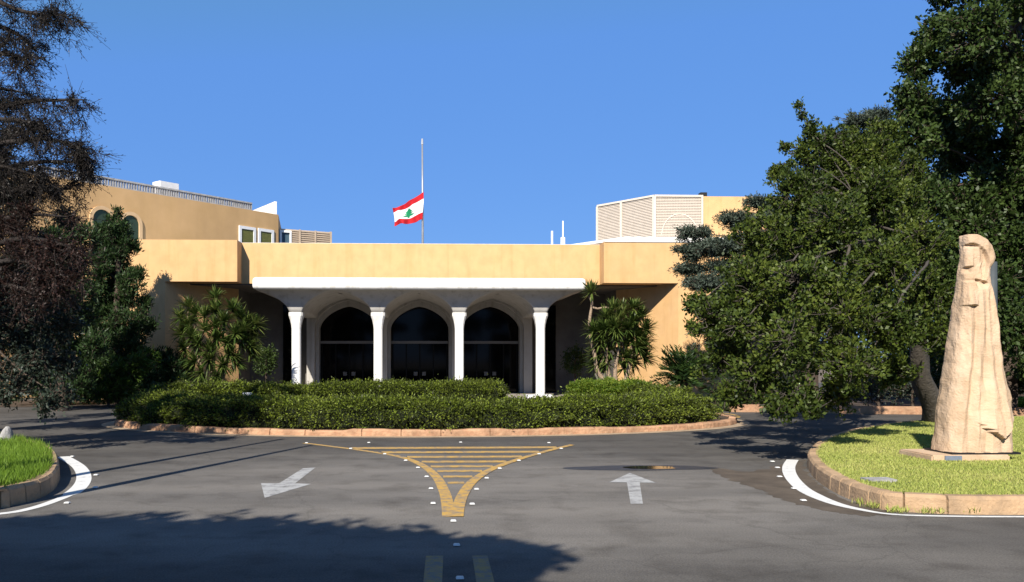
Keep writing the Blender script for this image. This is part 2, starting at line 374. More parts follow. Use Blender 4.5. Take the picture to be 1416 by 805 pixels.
def pc(px, py, y, rpx, fy=1., fz=1.):
    r = rpx * y / F; return (tuple(P(px, py, y)), (r, r * fy, r * fz))

# ------------------------------------------------------------------ ground and road
bm = BM(); poly(bm, [(-700, -700), (700, -700), (700, 1500), (-700, 1500)], -.03); tag(obj('ground', bm, M['earth']), kind='structure')
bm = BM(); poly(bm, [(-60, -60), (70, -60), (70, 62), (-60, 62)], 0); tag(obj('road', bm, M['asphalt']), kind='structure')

def outline(pts, n=8): return [Vector((p.x, p.y)) for p in catmull(pts, n, True)]
def inset(pts, d):
    n = len(pts); area = sum(pts[i].x * pts[(i + 1) % n].y - pts[(i + 1) % n].x * pts[i].y for i in range(n)); s = 1 if area > 0 else -1
    out = []
    for i in range(n):
        t = (pts[(i + 1) % n] - pts[i - 1]).normalized(); out.append(pts[i] + Vector((-t.y, t.x)) * d * s)
    return out
def kerb(name, pts, h, wd, m, jitter=0., joint=.8):
    """ring of kerb stones with open joints, rounded top edges"""
    inn = inset(pts, wd); bm = BM(); n = len(pts); prof = lambda o, i, a: None
    cuts = set(); k_ = 0
    while k_ < n: cuts.add(k_); k_ += random.choice((3, 4, 4, 5, 6))
    rings = []
    for i in range(n):
        o, q = pts[i], inn[i]
        if i % 4 == 0: jj = (random.random() - .5) * jitter
        j = jj
        e = (q - o).normalized()
        nx_ = (pts[(i + 1) % n] - o).normalized()
        def rg(o, q, dn, hh_): return [(o.x + e.x * dn, o.y + e.y * dn, -.02), (o.x + e.x * (.012 + dn), o.y + e.y * (.012 + dn), h - .035 + j - hh_), (o.x + e.x * (.04 + dn), o.y + e.y * (.04 + dn), h + j - hh_), (q.x, q.y, h + j - hh_), (q.x, q.y, .0)]
        if joint and i in cuts:
            rings.append(rg(o - nx_ * .012, q - nx_ * .012, 0, 0)); rings.append(rg(o, q, .03, .025)); rings.append(rg(o + nx_ * .012, q + nx_ * .012, 0, 0)); continue
        rings.append([(o.x, o.y, -.02), (o.x + e.x * .012, o.y + e.y * .012, h - .035 + j), (o.x + e.x * .04, o.y + e.y * .04, h + j), (q.x, q.y, h + j), (q.x, q.y, .0)])
    vs = [[bm.verts.new(p) for p in r] for r in rings]
    n = len(vs)
    for i in range(n):
        a, b = vs[i], vs[(i + 1) % n]
        for k in range(4): bm.faces.new((a[k], b[k], b[k + 1], a[k + 1]))
    return tag(obj(name, bm, m), kind='structure'), inn
def densify(pts, step):
    out = []; n = len(pts)
    for i in range(n):
        a, b = pts[i], pts[(i + 1) % n]; k = max(1, int((b - a).length / step))
        for j in range(k): out.append(a + (b - a) * j / k)
    return out
def inpoly(Pp, pts):
    x, y = Pp[:, 0], Pp[:, 1]; ins = np.zeros(len(Pp), bool); n = len(pts)
    for i in range(n):
        a, b = pts[i], pts[(i + 1) % n]
        c = ((a.y > y) != (b.y > y)) & (x < (b.x - a.x) * (y - a.y) / (b.y - a.y + 1e-12) + a.x); ins ^= c
    return ins
def lawn(name, pts, z, m): 
    bm = BM(); f = poly(bm, pts, z); bmesh.ops.triangulate(bm, faces=[f]); return tag(obj(name, bm, m), kind='structure')
def blades(name, pts, z, n, h, m, label, ymax=99, wid=.009, xr=None):
    xs = [p.x for p in pts]; ys = [p.y for p in pts]; x0, x1 = (min(xs), max(xs)) if xr is None else xr
    q = np.stack([rng.uniform(x0, x1, n), rng.uniform(min(ys), min(max(ys), ymax), n)], 1)
    d = np.hypot(q[:, 0], q[:, 1]); q = q[(rng.random(n) < np.clip(12 / d, .1, 1) ** 1.2)]; q = q[inpoly(q, pts)]
    C = np.concatenate([q, np.full((len(q), 1), z)], 1); D = rng.normal(size=C.shape) * .42; D[:, 2] = 1
    o = leaves(name, C, D, h, wid, m); return tag(o, label, 'grass', kind='stuff')

RL = outline([G(*p) for p in ((1250, 708), (1200, 699), (1160, 684), (1131, 666), (1119, 652), (1116, 641), (1124, 629), (1148, 615), (1195, 602), (1270, 592), (1420, 585), (1650, 580), (1900, 600), (2000, 660), (1800, 705), (1416, 712))])
RL = densify(RL, .22)
_, rin = kerb('kerb', RL, .2, .17, M['kerb'], .006)
lawn('lawn', rin, .185, M['turf'])
blades('lawn_grass', inset(rin, -.03), .18, 520000, .042, M['grass'], 'short dry green lawn grass growing around the stone statue', xr=(4.5, 17))
LL = outline([G(*p) for p in ((0, 703), (14, 700), (50, 691), (72, 680), (81, 668), (83, 656), (76, 640), (55, 628), (10, 620), (-80, 616), (-300, 618), (-500, 660), (-400, 705), (-150, 712))])
LL = densify(LL, .2)
_, lin_ = kerb('kerb', LL, .22, .17, M['kerb'], .006)
lawn('lawn', lin_, .2, M['turf'])
blades('long_grass', inset(lin_, -.06), .19, 90000, .15, M['grass2'], 'bright long tufted grass on the raised bed at the road bend', wid=.011, xr=(-10, -3))

# central island
IC, IA, IB = Vector((.1, 23.9)), 8.4, 4.75
def ell(a, k=0.): return Vector((IC.x + (IA - k) * math.cos(a), IC.y + (IB - k) * math.sin(a)))
ring = [ell(i * 2 * math.pi / 240) for i in range(240)]
_, iin = kerb('island_kerb', ring, .14, .22, M['kerbrough'], .04)
lawn('island_soil', iin, .12, M['soil'])
bm = BM(); ribbon(bm, [ell(i * 2 * math.pi / 160, -.16) for i in range(161)], .3, .005); tag(obj('gutter_strip', bm, mat('pale_gutter', (.36, .27, .18), .9, .3, 4)), kind='structure')
bm = BM(); ribbon(bm, [ell(R(a), -.02) for a in range(-16, 9, 2)], .12, .165); tag(obj('kerb_paint', bm, M['yellow']), kind='structure')

# ------------------------------------------------------------------ markings
def road_poly(name, pix, z, m):
    bm = BM(); poly(bm, [G(*p) for p in pix], z); return tag(obj(name, bm, m), kind='structure')
lb = catmull([G(*p) for p in ((421, 613), (454, 617), (507, 624), (552, 631.6), (581, 642), (602, 658), (614, 679), (619, 699), (621, 715))], 6)
rb_ = catmull([G(*p) for p in ((791, 615.5), (753, 625), (713.6, 636.7), (679.7, 649.4), (655, 665), (641.5, 682), (634.5, 699), (631.5, 715))], 6)
bm = BM(); wl_ = [.12 + .03 * i / (len(lb) - 1) for i in range(len(lb))]; ribbon(bm, lb, wl_, .004); ribbon(bm, rb_, wl_[-len(rb_):], .008)
def x_on(path, y):
    for a, b in zip(path, path[1:]):
        if (a.y - y) * (b.y - y) <= 0 and a.y != b.y: return a.x + (b.x - a.x) * (y - a.y) / (b.y - a.y)
for py in (614.7, 619.4, 625.4, 632, 638.7, 645.2, 651.6, 659.3, 667.8):
    y = G(630, py).y; a, b = x_on(lb, y), x_on(rb_, y)
    if a is None or b is None: continue
    wd = .19 + .16 * (668 - py) / 54
    poly(bm, [(a + .1, y - wd / 2), (b - .1, y - wd / 2), (b - .1, y + wd / 2), (a + .1, y + wd / 2)], .004)
tag(obj('hatch_marking', bm, M['yellow']), kind='structure')
road_poly('lane_marking', ((589, 769), (613, 769), (610, 840), (582, 840)), .004, M['dullyellow'])
road_poly('lane_marking', ((653, 769), (674, 769), (693, 840), (664, 840)), .004, M['dullyellow'])
bm = BM(); poly(bm, [G(*p) for p in ((871, 654.3), (842, 667.5), (867, 667.4), (884.6, 667.6), (908, 668.3))], .004); poly(bm, [G(*p) for p in ((867, 667.4), (884.6, 667.6), (889, 697), (872, 697))], .004)
tag(obj('arrow_marking', bm, M['arrow']), kind='structure')
bm = BM(); poly(bm, [G(*p) for p in ((361, 668.6), (366, 689), (430, 669.6), (408, 668.8), (386, 668.7))], .004); poly(bm, [G(*p) for p in ((386, 668.7), (408, 668.8), (436, 647), (419, 648))], .004)
tag(obj('arrow_marking', bm, M['arrow']), kind='structure')
bm = BM(); ln = catmull([G(*p) for p in ((1096, 636), (1091, 645), (1092, 655), (1100, 667), (1116, 680), (1150, 695), (1190, 705), (1240, 712), (1330, 714.5), (1416, 715), (1600, 716))], 6)
ribbon(bm, ln, [.19 if i < 26 else max(.08, .19 - (i - 26) * .008) for i in range(len(ln))], .004); tag(obj('edge_line', bm, M['whiteline']), kind='structure')
bm = BM(); ln = catmull([G(*p) for p in ((87, 631.7), (109, 645.7), (116, 662.4), (103, 680), (70, 695), (33, 705.8), (0, 710.8), (-60, 716), (-200, 724))], 6)
ribbon(bm, ln, [.20 if i < 20 else .12 for i in range(len(ln))], .004); tag(obj('edge_line', bm, M['whiteline']), kind='structure')
# wet hollow with a film of water, and the dirty strip beside the kerb
def blob(cx, cy, rx, ry, n, amp, seed):
    r_ = random.Random(seed); ph = [r_.uniform(0, 6.28) for _ in range(6)]; out = []
    for i in range(n):
        a = i * 2 * math.pi / n; k = 1 + amp * sum(math.sin((j + 2) * a + ph[j]) / (j + 1.5) for j in range(6))
        out.append((cx + rx * k * math.cos(a), cy + ry * k * math.sin(a)))
    return out
pcn = G(890, 647.2)
wet = mat('wet_asphalt', (.034, .033, .033), .5, .3, 6, spec=.4)
bm = BM(); poly(bm, blob(pcn.x - .05, pcn.y, 1.12, .34, 90, .10, 3), .003); tag(obj('wet_patch', bm, wet), kind='structure')
water = mat('puddle_water', (.02, .02, .02), .03, spec=.9)
bm = BM(); poly(bm, blob(pcn.x + .1, pcn.y + .02, .42, .19, 90, .10, 5), .0065); tag(obj('puddle_water', bm, water), kind='structure')
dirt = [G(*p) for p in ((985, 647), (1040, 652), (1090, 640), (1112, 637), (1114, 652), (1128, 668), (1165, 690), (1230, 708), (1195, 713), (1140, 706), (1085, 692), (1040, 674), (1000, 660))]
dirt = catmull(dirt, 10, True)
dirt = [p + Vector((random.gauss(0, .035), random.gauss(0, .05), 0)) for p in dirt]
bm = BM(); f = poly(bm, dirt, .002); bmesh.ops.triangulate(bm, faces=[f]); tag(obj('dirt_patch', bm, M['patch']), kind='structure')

# ------------------------------------------------------------------ road studs
def stud_mesh():
    bm = BM(); fs = box(bm, -.031, .031, -.036, .036, 0, .013)
    for v in bm.verts:
        if v.co.z > .01: v.co.x *= .72; v.co.y *= .55
    me = bpy.data.meshes.new('road_stud'); bm.to_mesh(me); bm.free(); me.materials.append(M['stud']); return me
SM = stud_mesh()
def studs(pix, label, group='white studs set in the asphalt'):
    for p in pix:
        o = bpy.data.objects.new('road_stud', SM); COL.objects.link(o); g = G(*p); o.location = (g.x, g.y, .009)
        tag(o, label if isinstance(label, str) else label[pix.index(p)], 'road stud', group)
studs([(485, 621), (532, 628.5), (561, 637.5), (578, 647.5), (590, 660), (596, 676.5), (599, 697)], 'small white road stud outside the left curved border of the yellow hatching')
studs([(653, 698), (659, 677.4), (673, 662), (691, 648.6), (717.5, 637.6), (745.5, 628.5), (776, 621)], 'small white road stud outside the right curved border of the yellow hatching')
studs([(424, 613.2), (510, 612.8), (637, 612.3), (759, 613)], 'small white road stud along the top edge of the hatching nearest the hedge')
studs([(627, 721.5), (631.6, 755), (636, 801)], ['small white road stud at the tip of the yellow hatching', 'white road stud in the shade just above the two yellow lines', 'white road stud in the shade between the two yellow lines'])
studs([(1068, 639), (1075, 647.5), (1078, 660), (1098, 676.4), (1111, 693)], 'small white road stud beside the white curve at the statue lawn')
studs([(100, 632), (133, 657.7), (132, 675), (93, 696.5)], 'small white road stud beside the white curve at the long grass bed')

# ------------------------------------------------------------------ entrance building
YC, YB, YF, YA, YG = 36.2, 36.4, 37.3, 40.7, 41.7
ZB, ZT = 4.93, 6.66
eb = empty('entrance_building', (0, YB, 0), 'low ochre building with white arched entrance canopy and dark glass doors', 'building')
xl0, xl1 = X(100, YB), X(328, YB); xr0, xr1 = X(835, YB), X(1130, YB)
xsl, xsr = X(228, YB), X(938, YB)
bm = BM()
prism(bm, [(xl0, YB), (xl1, YB), (xl1, YF), (xr0, YF), (xr0, YB - .0), (xr1, YB), (xr1, 43.9), (xl0, 43.9)], ZB, ZT)
obj('fascia', bm, M['ochre'], eb)
bm = BM(); box(bm, xl0 + .1, xr1 - .1, YF + .3, 43.7, ZT, ZT + .05); box(bm, xr0 + .02, xr1, YB - .03, YB + .25, ZT, ZT + .09); obj('roof', bm, M['white'], eb)
bm = BM()       # left and right walls with splayed reveals, back wall of the porch
xbl, xbr = X(330, 39.5), X(852, 39.5)
prism(bm, [(xl0, YB + .003), (xsl, YB + .003), (xbl, 39.5), (xl0, 39.5)], -.02, ZB)
obj('wall', bm, M['ochre'], eb); bm = BM()
prism(bm, [(xsr, YB + .003), (xr1, YB + .003), (xr1, 39.5), (xbr, 39.5)], -.02, ZB)
obj('wall', bm, M['ochre'], eb)
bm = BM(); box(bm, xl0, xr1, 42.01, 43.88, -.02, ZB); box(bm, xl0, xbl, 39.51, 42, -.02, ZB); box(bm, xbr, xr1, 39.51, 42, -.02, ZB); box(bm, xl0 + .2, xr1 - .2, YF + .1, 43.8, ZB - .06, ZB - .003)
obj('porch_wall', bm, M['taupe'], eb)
# porch floor
bm = BM(); box(bm, X(345, 35) - .2, X(811, 35) + .3, 34.9, 42, -.02, .1); obj('porch_floor', bm, M['paving'], eb)
# canopy: rim, slab and vault
cols = [X(p, YC) for p in (410, 523, 635, 747)]
cx0, cx1, cy0 = X(348, 35), X(811, 35), 35.0
bays = [(a + b) / 2 for a, b in zip(cols, cols[1:])]
bm = BM(); 
vv = []
prof = [(.0, 4.41), (-.0, 4.41), ]
fs = box(bm, cx0, cx1, cy0, YF - .004, 4.505, 5.0)
edges = [e for e in bm.edges if (abs(e.verts[0].co.y - cy0) < 1e-4 and abs(e.verts[1].co.y - cy0) < 1e-4) or (abs(e.verts[0].co.x - e.verts[1].co.x) < 1e-4 and abs(e.verts[0].co.z - e.verts[1].co.z) < 1e-4)]
bmesh.ops.bevel(bm, geom=edges, offset=.15, segments=5, affect='EDGES', profile=.5)
bmesh.ops.delete(bm, geom=[f for f in bm.faces if f.normal.z < -.95 and f.calc_area() > 5], context='FACES_ONLY')
canopy = obj('canopy', bm, M['white'], eb, True)
jg = mat('joint_grey', (.55, .54, .52), .8)
for bx in bays: bm = BM(); box(bm, bx - .02, bx + .02, cy0 - .004, cy0 + .1, 4.66, 4.84); obj('canopy_joint', bm, jg, canopy)
# vault
zs, hh, cap = 3.63, .90, .27
half = (cols[1] - cols[0]) / 2
xs_ = np.unique(np.concatenate([np.linspace(cx0 + .13, cx1 - .13, 260)])); ys_ = np.concatenate([np.linspace(cy0 + .17, YC, 26), np.linspace(YC + .2, YA, 16)])
def vz(x, y):
    dx = min(abs(x - c) for c in cols)
    mx = min(1, max(0, (dx - cap) / (half - cap)))
    if y < YC: my = min(1, max(0, (YC - y - cap) / (YC - cy0 - .17 - cap)))
    else: my = 0
    m_ = max(mx, my); ev = math.sqrt(max(0, 1 - (1 - m_) ** 2)); ev = ev * .72 + m_ * .28
    return zs + hh * ev
bm = BM(); gr = [[bm.verts.new((x, y, vz(x, y))) for x in xs_] for y in ys_]
for i in range(len(ys_) - 1):
    for j in range(len(xs_) - 1): bm.faces.new((gr[i][j], gr[i][j + 1], gr[i + 1][j + 1], gr[i + 1][j]))
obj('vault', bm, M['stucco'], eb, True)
for c in cols:
    bm = BM(); wv = .178
    rings = [(.25, 0.1), (.25, .22), (wv, .26), (wv, 2.95), (.195, 3.12), (.23, 3.3), (.28, 3.47), (.29, 3.5), (.29, zs + .01)]
    vs = []
    for r, z in rings:
        ch = r * .25; pts = [(-r, -r + ch), (-r + ch, -r), (r - ch, -r), (r, -r + ch), (r, r - ch), (r - ch, r), (-r + ch, r), (-r, r - ch)]
        vs.append([bm.verts.new((c + a, YC + b, z)) for a, b in pts])
    for r0, r1 in zip(vs, vs[1:]):
        for k in range(8): bm.faces.new((r0[k], r0[(k + 1) % 8], r1[(k + 1) % 8], r1[k]))
    bm.faces.new(vs[0]); bm.faces.new(vs[-1][::-1]); obj('column', bm, M['white'], eb)
# arched entrance wall
def arch_pts(cx, hw, z0, zsp, za, n=28):
    out = [(cx - hw, z0)]
    for i in range(n + 1):
        c = -math.cos(math.pi * i / n); out.append((cx + hw * c, zsp + (za - zsp) * (1 - abs(c) ** 1.45) ** .56))
    return out + [(cx + hw, z0)]
def arch_slab(bm, x0, x1, ztop, y0, y1, cx, hw, z0, zsp, za):
    A = arch_pts(cx, hw, z0, zsp, za)
    for y in (y0, y1):
        def q(*p): bm.faces.new([bm.verts.new((a, y, b)) for a, b in p])
        q((x0, z0), (cx - hw, z0), (cx - hw, ztop), (x0, ztop)); q((cx + hw, z0), (x1, z0), (x1, ztop), (cx + hw, ztop))
        for a, b in zip(A[1:-1], A[2:-1]): q(a, b, (b[0], ztop), (a[0], ztop))
    for a, b in zip(A, A[1:]): bm.faces.new([bm.verts.new(p) for p in ((a[0], y0, a[1]), (b[0], y0, b[1]), (b[0], y1, b[1]), (a[0], y1, a[1]))])
    for xx in (x0, x1): bm.faces.new([bm.verts.new(p) for p in ((xx, y0, z0), (xx, y0, ztop), (xx, y1, ztop), (xx, y1, z0))])
bm = BM(); ex = [X(424, YA), bays[0] + half, bays[1] + half, X(736, YA)]
for k, bx in enumerate(bays):
    arch_slab(bm, ex[k], ex[k + 1], 4.9, YA, YA + .5, bx, 1.52, .1, 3.2, 4.46)
    arch_slab(bm, ex[k], ex[k + 1], 4.9, YA + .5, YG + .28, bx, 1.38, .1, 3.15, 4.23)
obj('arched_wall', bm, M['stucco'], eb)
for bx in bays:
    bm = BM(); A = arch_pts(bx, 1.379, .1, 3.15, 4.235); bm.faces.new([bm.verts.new((a, YG + .1, b)) for a, b in A])
    gl = obj('glass_doors', bm, M['glass'], eb)
    bm = BM(); box(bm, bx - 1.37, bx + 1.37, YG, YG + .08, 2.45, 2.58); obj('transom', bm, M['transom'], gl)
    bm = BM(); box(bm, bx - .03, bx + .03, YG + .02, YG + .09, .1, 2.45)
    for s in (-1.3, -.65, .65, 1.3): box(bm, bx + s - .03, bx + s + .03, YG + .02, YG + .09, .1, 2.45)
    obj('door_frame', bm, M['frame'], gl)
    for s in (-.2, .2):
        bm = BM(); box(bm, bx + s - .09, bx + s + .09, YG - .02, YG + .02, .92, 1.1); obj('push_plate', bm, mat('brushed_plate', (.16, .15, .14), .4), gl)
for x0_, x1_ in ((X(392, 42), X(405, 42)), (X(751, 42), X(768, 42))):
    bm = BM(); box(bm, x0_, x1_, 41.93, 42.0, .1, 4.3); obj('side_window', bm, M['glass'], eb)
for c in list(eb.children): pass

# ------------------------------------------------------------------ left wing
wA, wB = P(385, 297, 50), P(110, 250, 41.0)
zW = wA.z; dirv = Vector((wB.x - wA.x, wB.y - wA.y)).normalized(); nrm = Vector((-dirv.y, dirv.x))
if nrm.y < 0: nrm = -nrm                      # points to the back of the wall
lw = empty('arched_wing', (wA.x, wA.y, 0), 'tan upper wing with white roof railing and two arched windows', 'building')
far = Vector((wA.x, wA.y)) + dirv * 26
a2 = Vector((wA.x, wA.y))
bm = BM(); prism(bm, [a2, far, far + nrm * 8, a2 + nrm * 1.2 + Vector((0, 6))], -.02, zW); obj('wall', bm, M['tan'], lw)
def on_wall(px, py, off=0.):
    """point where the sight line meets the wing wall plane"""
    q = P(px, py, 10.); d = q - Vector((0, 0, HC)); nv = Vector((nrm.x, nrm.y, 0)); t = (Vector((wA.x, wA.y, 0)) - Vector((0, 0, HC))).dot(nv) / d.dot(nv)
    r = Vector((0, 0, HC)) + d * t; return r - nv * off
def wall_s(p): return (Vector((p.x, p.y)) - a2).dot(dirv)
def wp(s, off, z): q = a2 + dirv * s - nrm * off; return (q.x, q.y, z)
def wbox(bm, s0, s1, o0, o1, z0, z1):
    vs = [bm.verts.new(wp(s, o, z)) for z in (z0, z1) for s, o in ((s0, o0), (s1, o0), (s1, o1), (s0, o1))]
    for f in ((3, 2, 1, 0), (4, 5, 6, 7), (0, 1, 5, 4), (1, 2, 6, 5), (2, 3, 7, 6), (3, 0, 4, 7)): bm.faces.new([vs[i] for i in f])
# railing
bm = BM(); s1 = 14.0; s0 = wall_s(on_wall(350, 290))
wbox(bm, s0, s1, -.22, -.06, zW + .36, zW + .44); wbox(bm, s0, s1, -.2, -.08, zW, zW + .06)
s = s0
while s < s1:
    wbox(bm, s, s + .07, -.18, -.09, zW + .06, zW + .36)
    s += .14 + random.uniform(-.012, .012)
obj('roof_railing', bm, mat('shade_grey_railing', (.42, .41, .39), .8, .3, 6), lw)  # railing greyed to carry the tone of its shaded side
sq = wall_s(on_wall(132, 250)); bm = BM(); wbox(bm, sq - .1, sq + .6, -.6, -.28, zW, zW + .62); wbox(bm, sq - .1, sq + .05, -.5, -.35, zW + .62, zW + .95); obj('roof_block', bm, M['whitepaint'], lw)
sq = wall_s(on_wall(266, 262)); bm = BM(); wbox(bm, sq, sq + 1.1, -1.9, -1.2, zW, zW + 1.0); obj('roof_hatch', bm, M['whitepaint'], lw)
# lattice panel on top near the corner
pa, pb = P(380, 297, 51.0), P(342, 292, 55.0)
bm = BM(); d2 = Vector((pb.x - pa.x, pb.y - pa.y)); L2 = d2.length; d2.normalize()
hexa(bm, pb, pa, .12, zW - .3, P(380, 278.5, 51.0).z)
obj('roof_panel', bm, M['white'], lw)
# windows
def wing_window(px0, px1, py0):
    s_a, s_b = wall_s(on_wall(px1, 330)), wall_s(on_wall(px0, 330)); zt = on_wall((px0 + px1) / 2, py0).z; zb = zt - 1.75
    bm = BM(); t_ = .16
    wbox(bm, s_a, s_a + t_, .003, .07, zb, zt); wbox(bm, s_b - t_, s_b, .003, .07, zb, zt); wbox(bm, s_a + t_, s_b - t_, .003, .07, zt - t_, zt); wbox(bm, s_a + t_, s_b - t_, .003, .07, zb, zb + t_)
    f = obj('window', bm, M['whitepaint'], lw)
    bm = BM(); s = zb + t_
    while s < zt - t_ - .01:
        e = min(s + .075, zt - t_); wbox(bm, s_a + t_, s_b - t_, .006, .03, s, e - .012); s += .08
    obj('shutter', bm, M['shutter'], f)
wing_window(330, 353, 313.5); wing_window(356.5, 378, 317)
def arch_window(px0, px1, ptop, psp):
    s_a, s_b = wall_s(on_wall(px1, 310)), wall_s(on_wall(px0, 310)); cxs = (s_a + s_b) / 2; hw = abs(s_b - s_a) / 2; zt = on_wall((px0 + px1) / 2, ptop).z; zsp = zt - hw * 1.0
    def ring_(k): 
        return [(cxs - hw - k, zsp - 3)] + [(cxs - (hw + k) * math.cos(math.pi * i / 24), zsp + (zt - zsp + k) * math.sin(math.pi * i / 24)) for i in range(25)] + [(cxs + hw + k, zsp - 3)]
    bm = BM(); o, i_ = ring_(.0), ring_(-.17)
    def strip(A, B, oa, ob):
        for k in range(len(A) - 1): bm.faces.new([bm.verts.new(wp(*p)) for p in ((A[k][0], oa, A[k][1]), (A[k + 1][0], oa, A[k + 1][1]), (B[k + 1][0], ob, B[k + 1][1]), (B[k][0], ob, B[k][1]))])
    strip(o, i_, .08, .08); strip(o, o, .0, .08); strip(i_, i_, .08, .004)
    f = obj('window', bm, mat('pale_arch_trim', (.60, .41, .225), .8, .1), lw)
    bm = BM(); bm.faces.new([bm.verts.new(wp(p[0], .005, p[1])) for p in i_]); obj('pane', bm, M['green_glass'], f)
arch_window(123, 158, 285, 300); arch_window(164, 196, 293, 310)

# screened block beyond the wing corner
sa, sb = P(386, 315, 50.6), P(458, 322, 52.0)
sw = empty('screened_block', (sa.x, sa.y, 0), 'beige ribbed screen wall beside the corner of the tan wing', 'building')
bm = BM(); zt_ = P(386, 316, 50.6).z; hexa(bm, sa, sb, 3, -.02, zt_); obj('wall', bm, M['screenback'], sw)
bm = BM(); d3 = Vector((sb.x - sa.x, sb.y - sa.y)); L3 = d3.length; d3.normalize(); n3 = Vector((d3.y, -d3.x))
def sbox(bm, s0, s1, z0, z1, o0, o1):
    pts = [Vector((sa.x, sa.y)) + d3 * s + n3 * o for s, o in ((s0, o0), (s1, o0), (s1, o1), (s0, o1))]; prism(bm, pts, z0, z1)
z = 6.4
while z < zt_: sbox(bm, .75, L3 - .12, z, min(z + .07, zt_), .004, .1); z += .12
obj('screen', bm, M['screen'], sw)
for s_ in (1.15, 2.1): bm = BM(); sbox(bm, s_, s_ + .1, 6.4, zt_ + .01, .11, .14); obj('screen_post', bm, M['screen'], sw)
bm = BM(); sbox(bm, L3 - .11, L3, 6.4, zt_ + .02, .004, .12); obj('screen_post', bm, M['screen'], sw)
bm = BM(); sbox(bm, .0, .13, 6.3, zt_ - .1, .004, .12); sbox(bm, .13, .7, zt_ - .22, zt_ - .1, .004, .12); sbox(bm, .6, .7, 6.3, zt_ - .22, .004, .12); f = obj('window', bm, M['whitepaint'], sw)
bm = BM(); sbox(bm, .13, .6, 6.3, zt_ - .22, .006, .02); obj('pane', bm, mat('blue_pane', (.06, .1, .13), .15), f)

# ------------------------------------------------------------------ right upper storey
q0, q1, q2 = P(866, 328, 40.2), P(752, 338, 44.6), P(1105, 328, 40.2)
zt1 = q0.z
ru = empty('upper_storey', (q0.x, q0.y, ZT), 'ochre rooftop storey with white lattice screen above the right block', 'building')
bm = BM(); prism(bm, [(q0.x, q0.y), (q2.x, q0.y), (q2.x, 56), (q1.x * 56 / q1.y + .3, 56), (q1.x, q1.y)], ZT + .06, zt1 - .12); obj('parapet', bm, M['ochre'], ru)
bm = BM(); prism(bm, [(q0.x - .12, q0.y - .12), (q2.x, q0.y - .12), (q2.x, 56), (q1.x * 56 / q1.y + .2, 56), (q1.x - .12, q1.y - .12)], zt1 - .12, zt1); obj('coping', bm, M['white'], ru)
yS = 46.0; e0, e1, e2 = P(905, 270, yS), P(972, 270, yS), P(826, 284.5, 49.2)
zS = e0.z
bm = BM(); prism(bm, [(e1.x, yS + .1), (X(1090, yS), yS + .1), (X(1090, yS), 55), (e1.x, 55)], zt1 + .001, zS - .02); obj('wall', bm, M['ochre'], ru)
def lattice(a, b, z0, z1, nm, circle=False):
    """backing slab with a raised grid of bars, framed"""
    a = Vector((a[0], a[1])); b = Vector((b[0], b[1])); d = (b - a); L = d.length; d.normalize(); n = Vector((d.y, -d.x))
    def lb_(bm, s0, s1, za, zb, o0, o1): prism(bm, [a + d * s + n * o for s, o in ((s0, o0), (s1, o0), (s1, o1), (s0, o1))], za, zb)
    bm = BM(); lb_(bm, 0, L, z0, z1, -.14, -.1); back = obj(nm, bm, M['screenback'], ru)
    bm = BM(); k = 0; s = .05
    while s < L: lb_(bm, s, min(L, s + .05), z0, z1, -.095, -.03); s += .085
    z = z0 + .03
    while z < z1: lb_(bm, 0, L, z, min(z1, z + .045), -.028, -.0); z += .085
    obj('lattice', bm, M['screenlight'], back)
    bm = BM(); lb_(bm, 0, L, z1 - .08, z1 + .02, .002, .06); lb_(bm, -.05, .07, z0, z1 - .08, .002, .06); lb_(bm, L - .1, L, z0, z1 - .08, .002, .06)
    if L > 3.2: lb_(bm, L * .42, L * .42 + .14, z0, z1 - .08, .002, .06)
    obj('screen_frame', bm, M['screenlight'], back)
    if circle:
        bm = BM(); cc = a + d * L * .52; zc = (z0 + z1) / 2 - .12; rO, rI = 1.0, .95; pr = None
        for i in range(49):
            t = i * math.pi / 48
            r4 = [bm.verts.new((cc.x + d.x * rr * math.cos(t) + n.x * oo, cc.y + d.y * rr * math.cos(t) + n.y * oo, zc - .5 + 1.2 * rr * math.sin(t))) for rr, oo in ((rI, .002), (rI, .02), (rO, .02), (rO, .002))]
            if pr:
                for j in range(4): bm.faces.new((pr[j], pr[(j + 1) % 4], r4[(j + 1) % 4], r4[j]))
            pr = r4
        obj('arch_motif', bm, M['screenlight'], back)
M['screenlight'] = mat('cream_lattice', (.60, .52, .43), .8, .08, 3)
lattice(e0, e1, zt1, zS, 'screen', True); lattice(e2, e0, zt1, zS, 'screen')
bm = BM(); prism(bm, [(e0.x, yS + .16), (e1.x - .01, yS + .16), (e1.x - .01, 55), (e2.x * 55 / 49.2 + .5, 55), (e2.x + .12, 49.4)], zt1 + .001, zS - .3); obj('plant_room', bm, M['screenback'], ru)
# rooftop things
bm = BM(); p = P(972, 268, 46.9); box(bm, p.x - .16, p.x + .2, 46.8, 47.2, zS - .021, zS + .33); box(bm, p.x - .36, p.x - .17, 46.8, 47.1, zS - .021, zS + .12)
tag(obj('roof_vent', bm, M['black']), 'small black vent boxes standing on the rooftop storey', 'vent')
for px, pt, lab, r in ((763, 320, 'plain thin white pipe on the roof edge', .055), (778, 306, 'white roof pipe with a thinner rod on top', .12)):
    bm = BM(); p = P(px, pt, 44.3); lathe(bm, (p.x, 44.2, ZT), [(r, 0), (r, 1.28), (r * .3, 1.30), (r * .3, p.z - ZT)] if r > .1 else [(r, 0), (r, p.z - ZT)], 12)
    tag(obj('roof_pipe', bm, M['whitepaint']), lab, 'pipe')
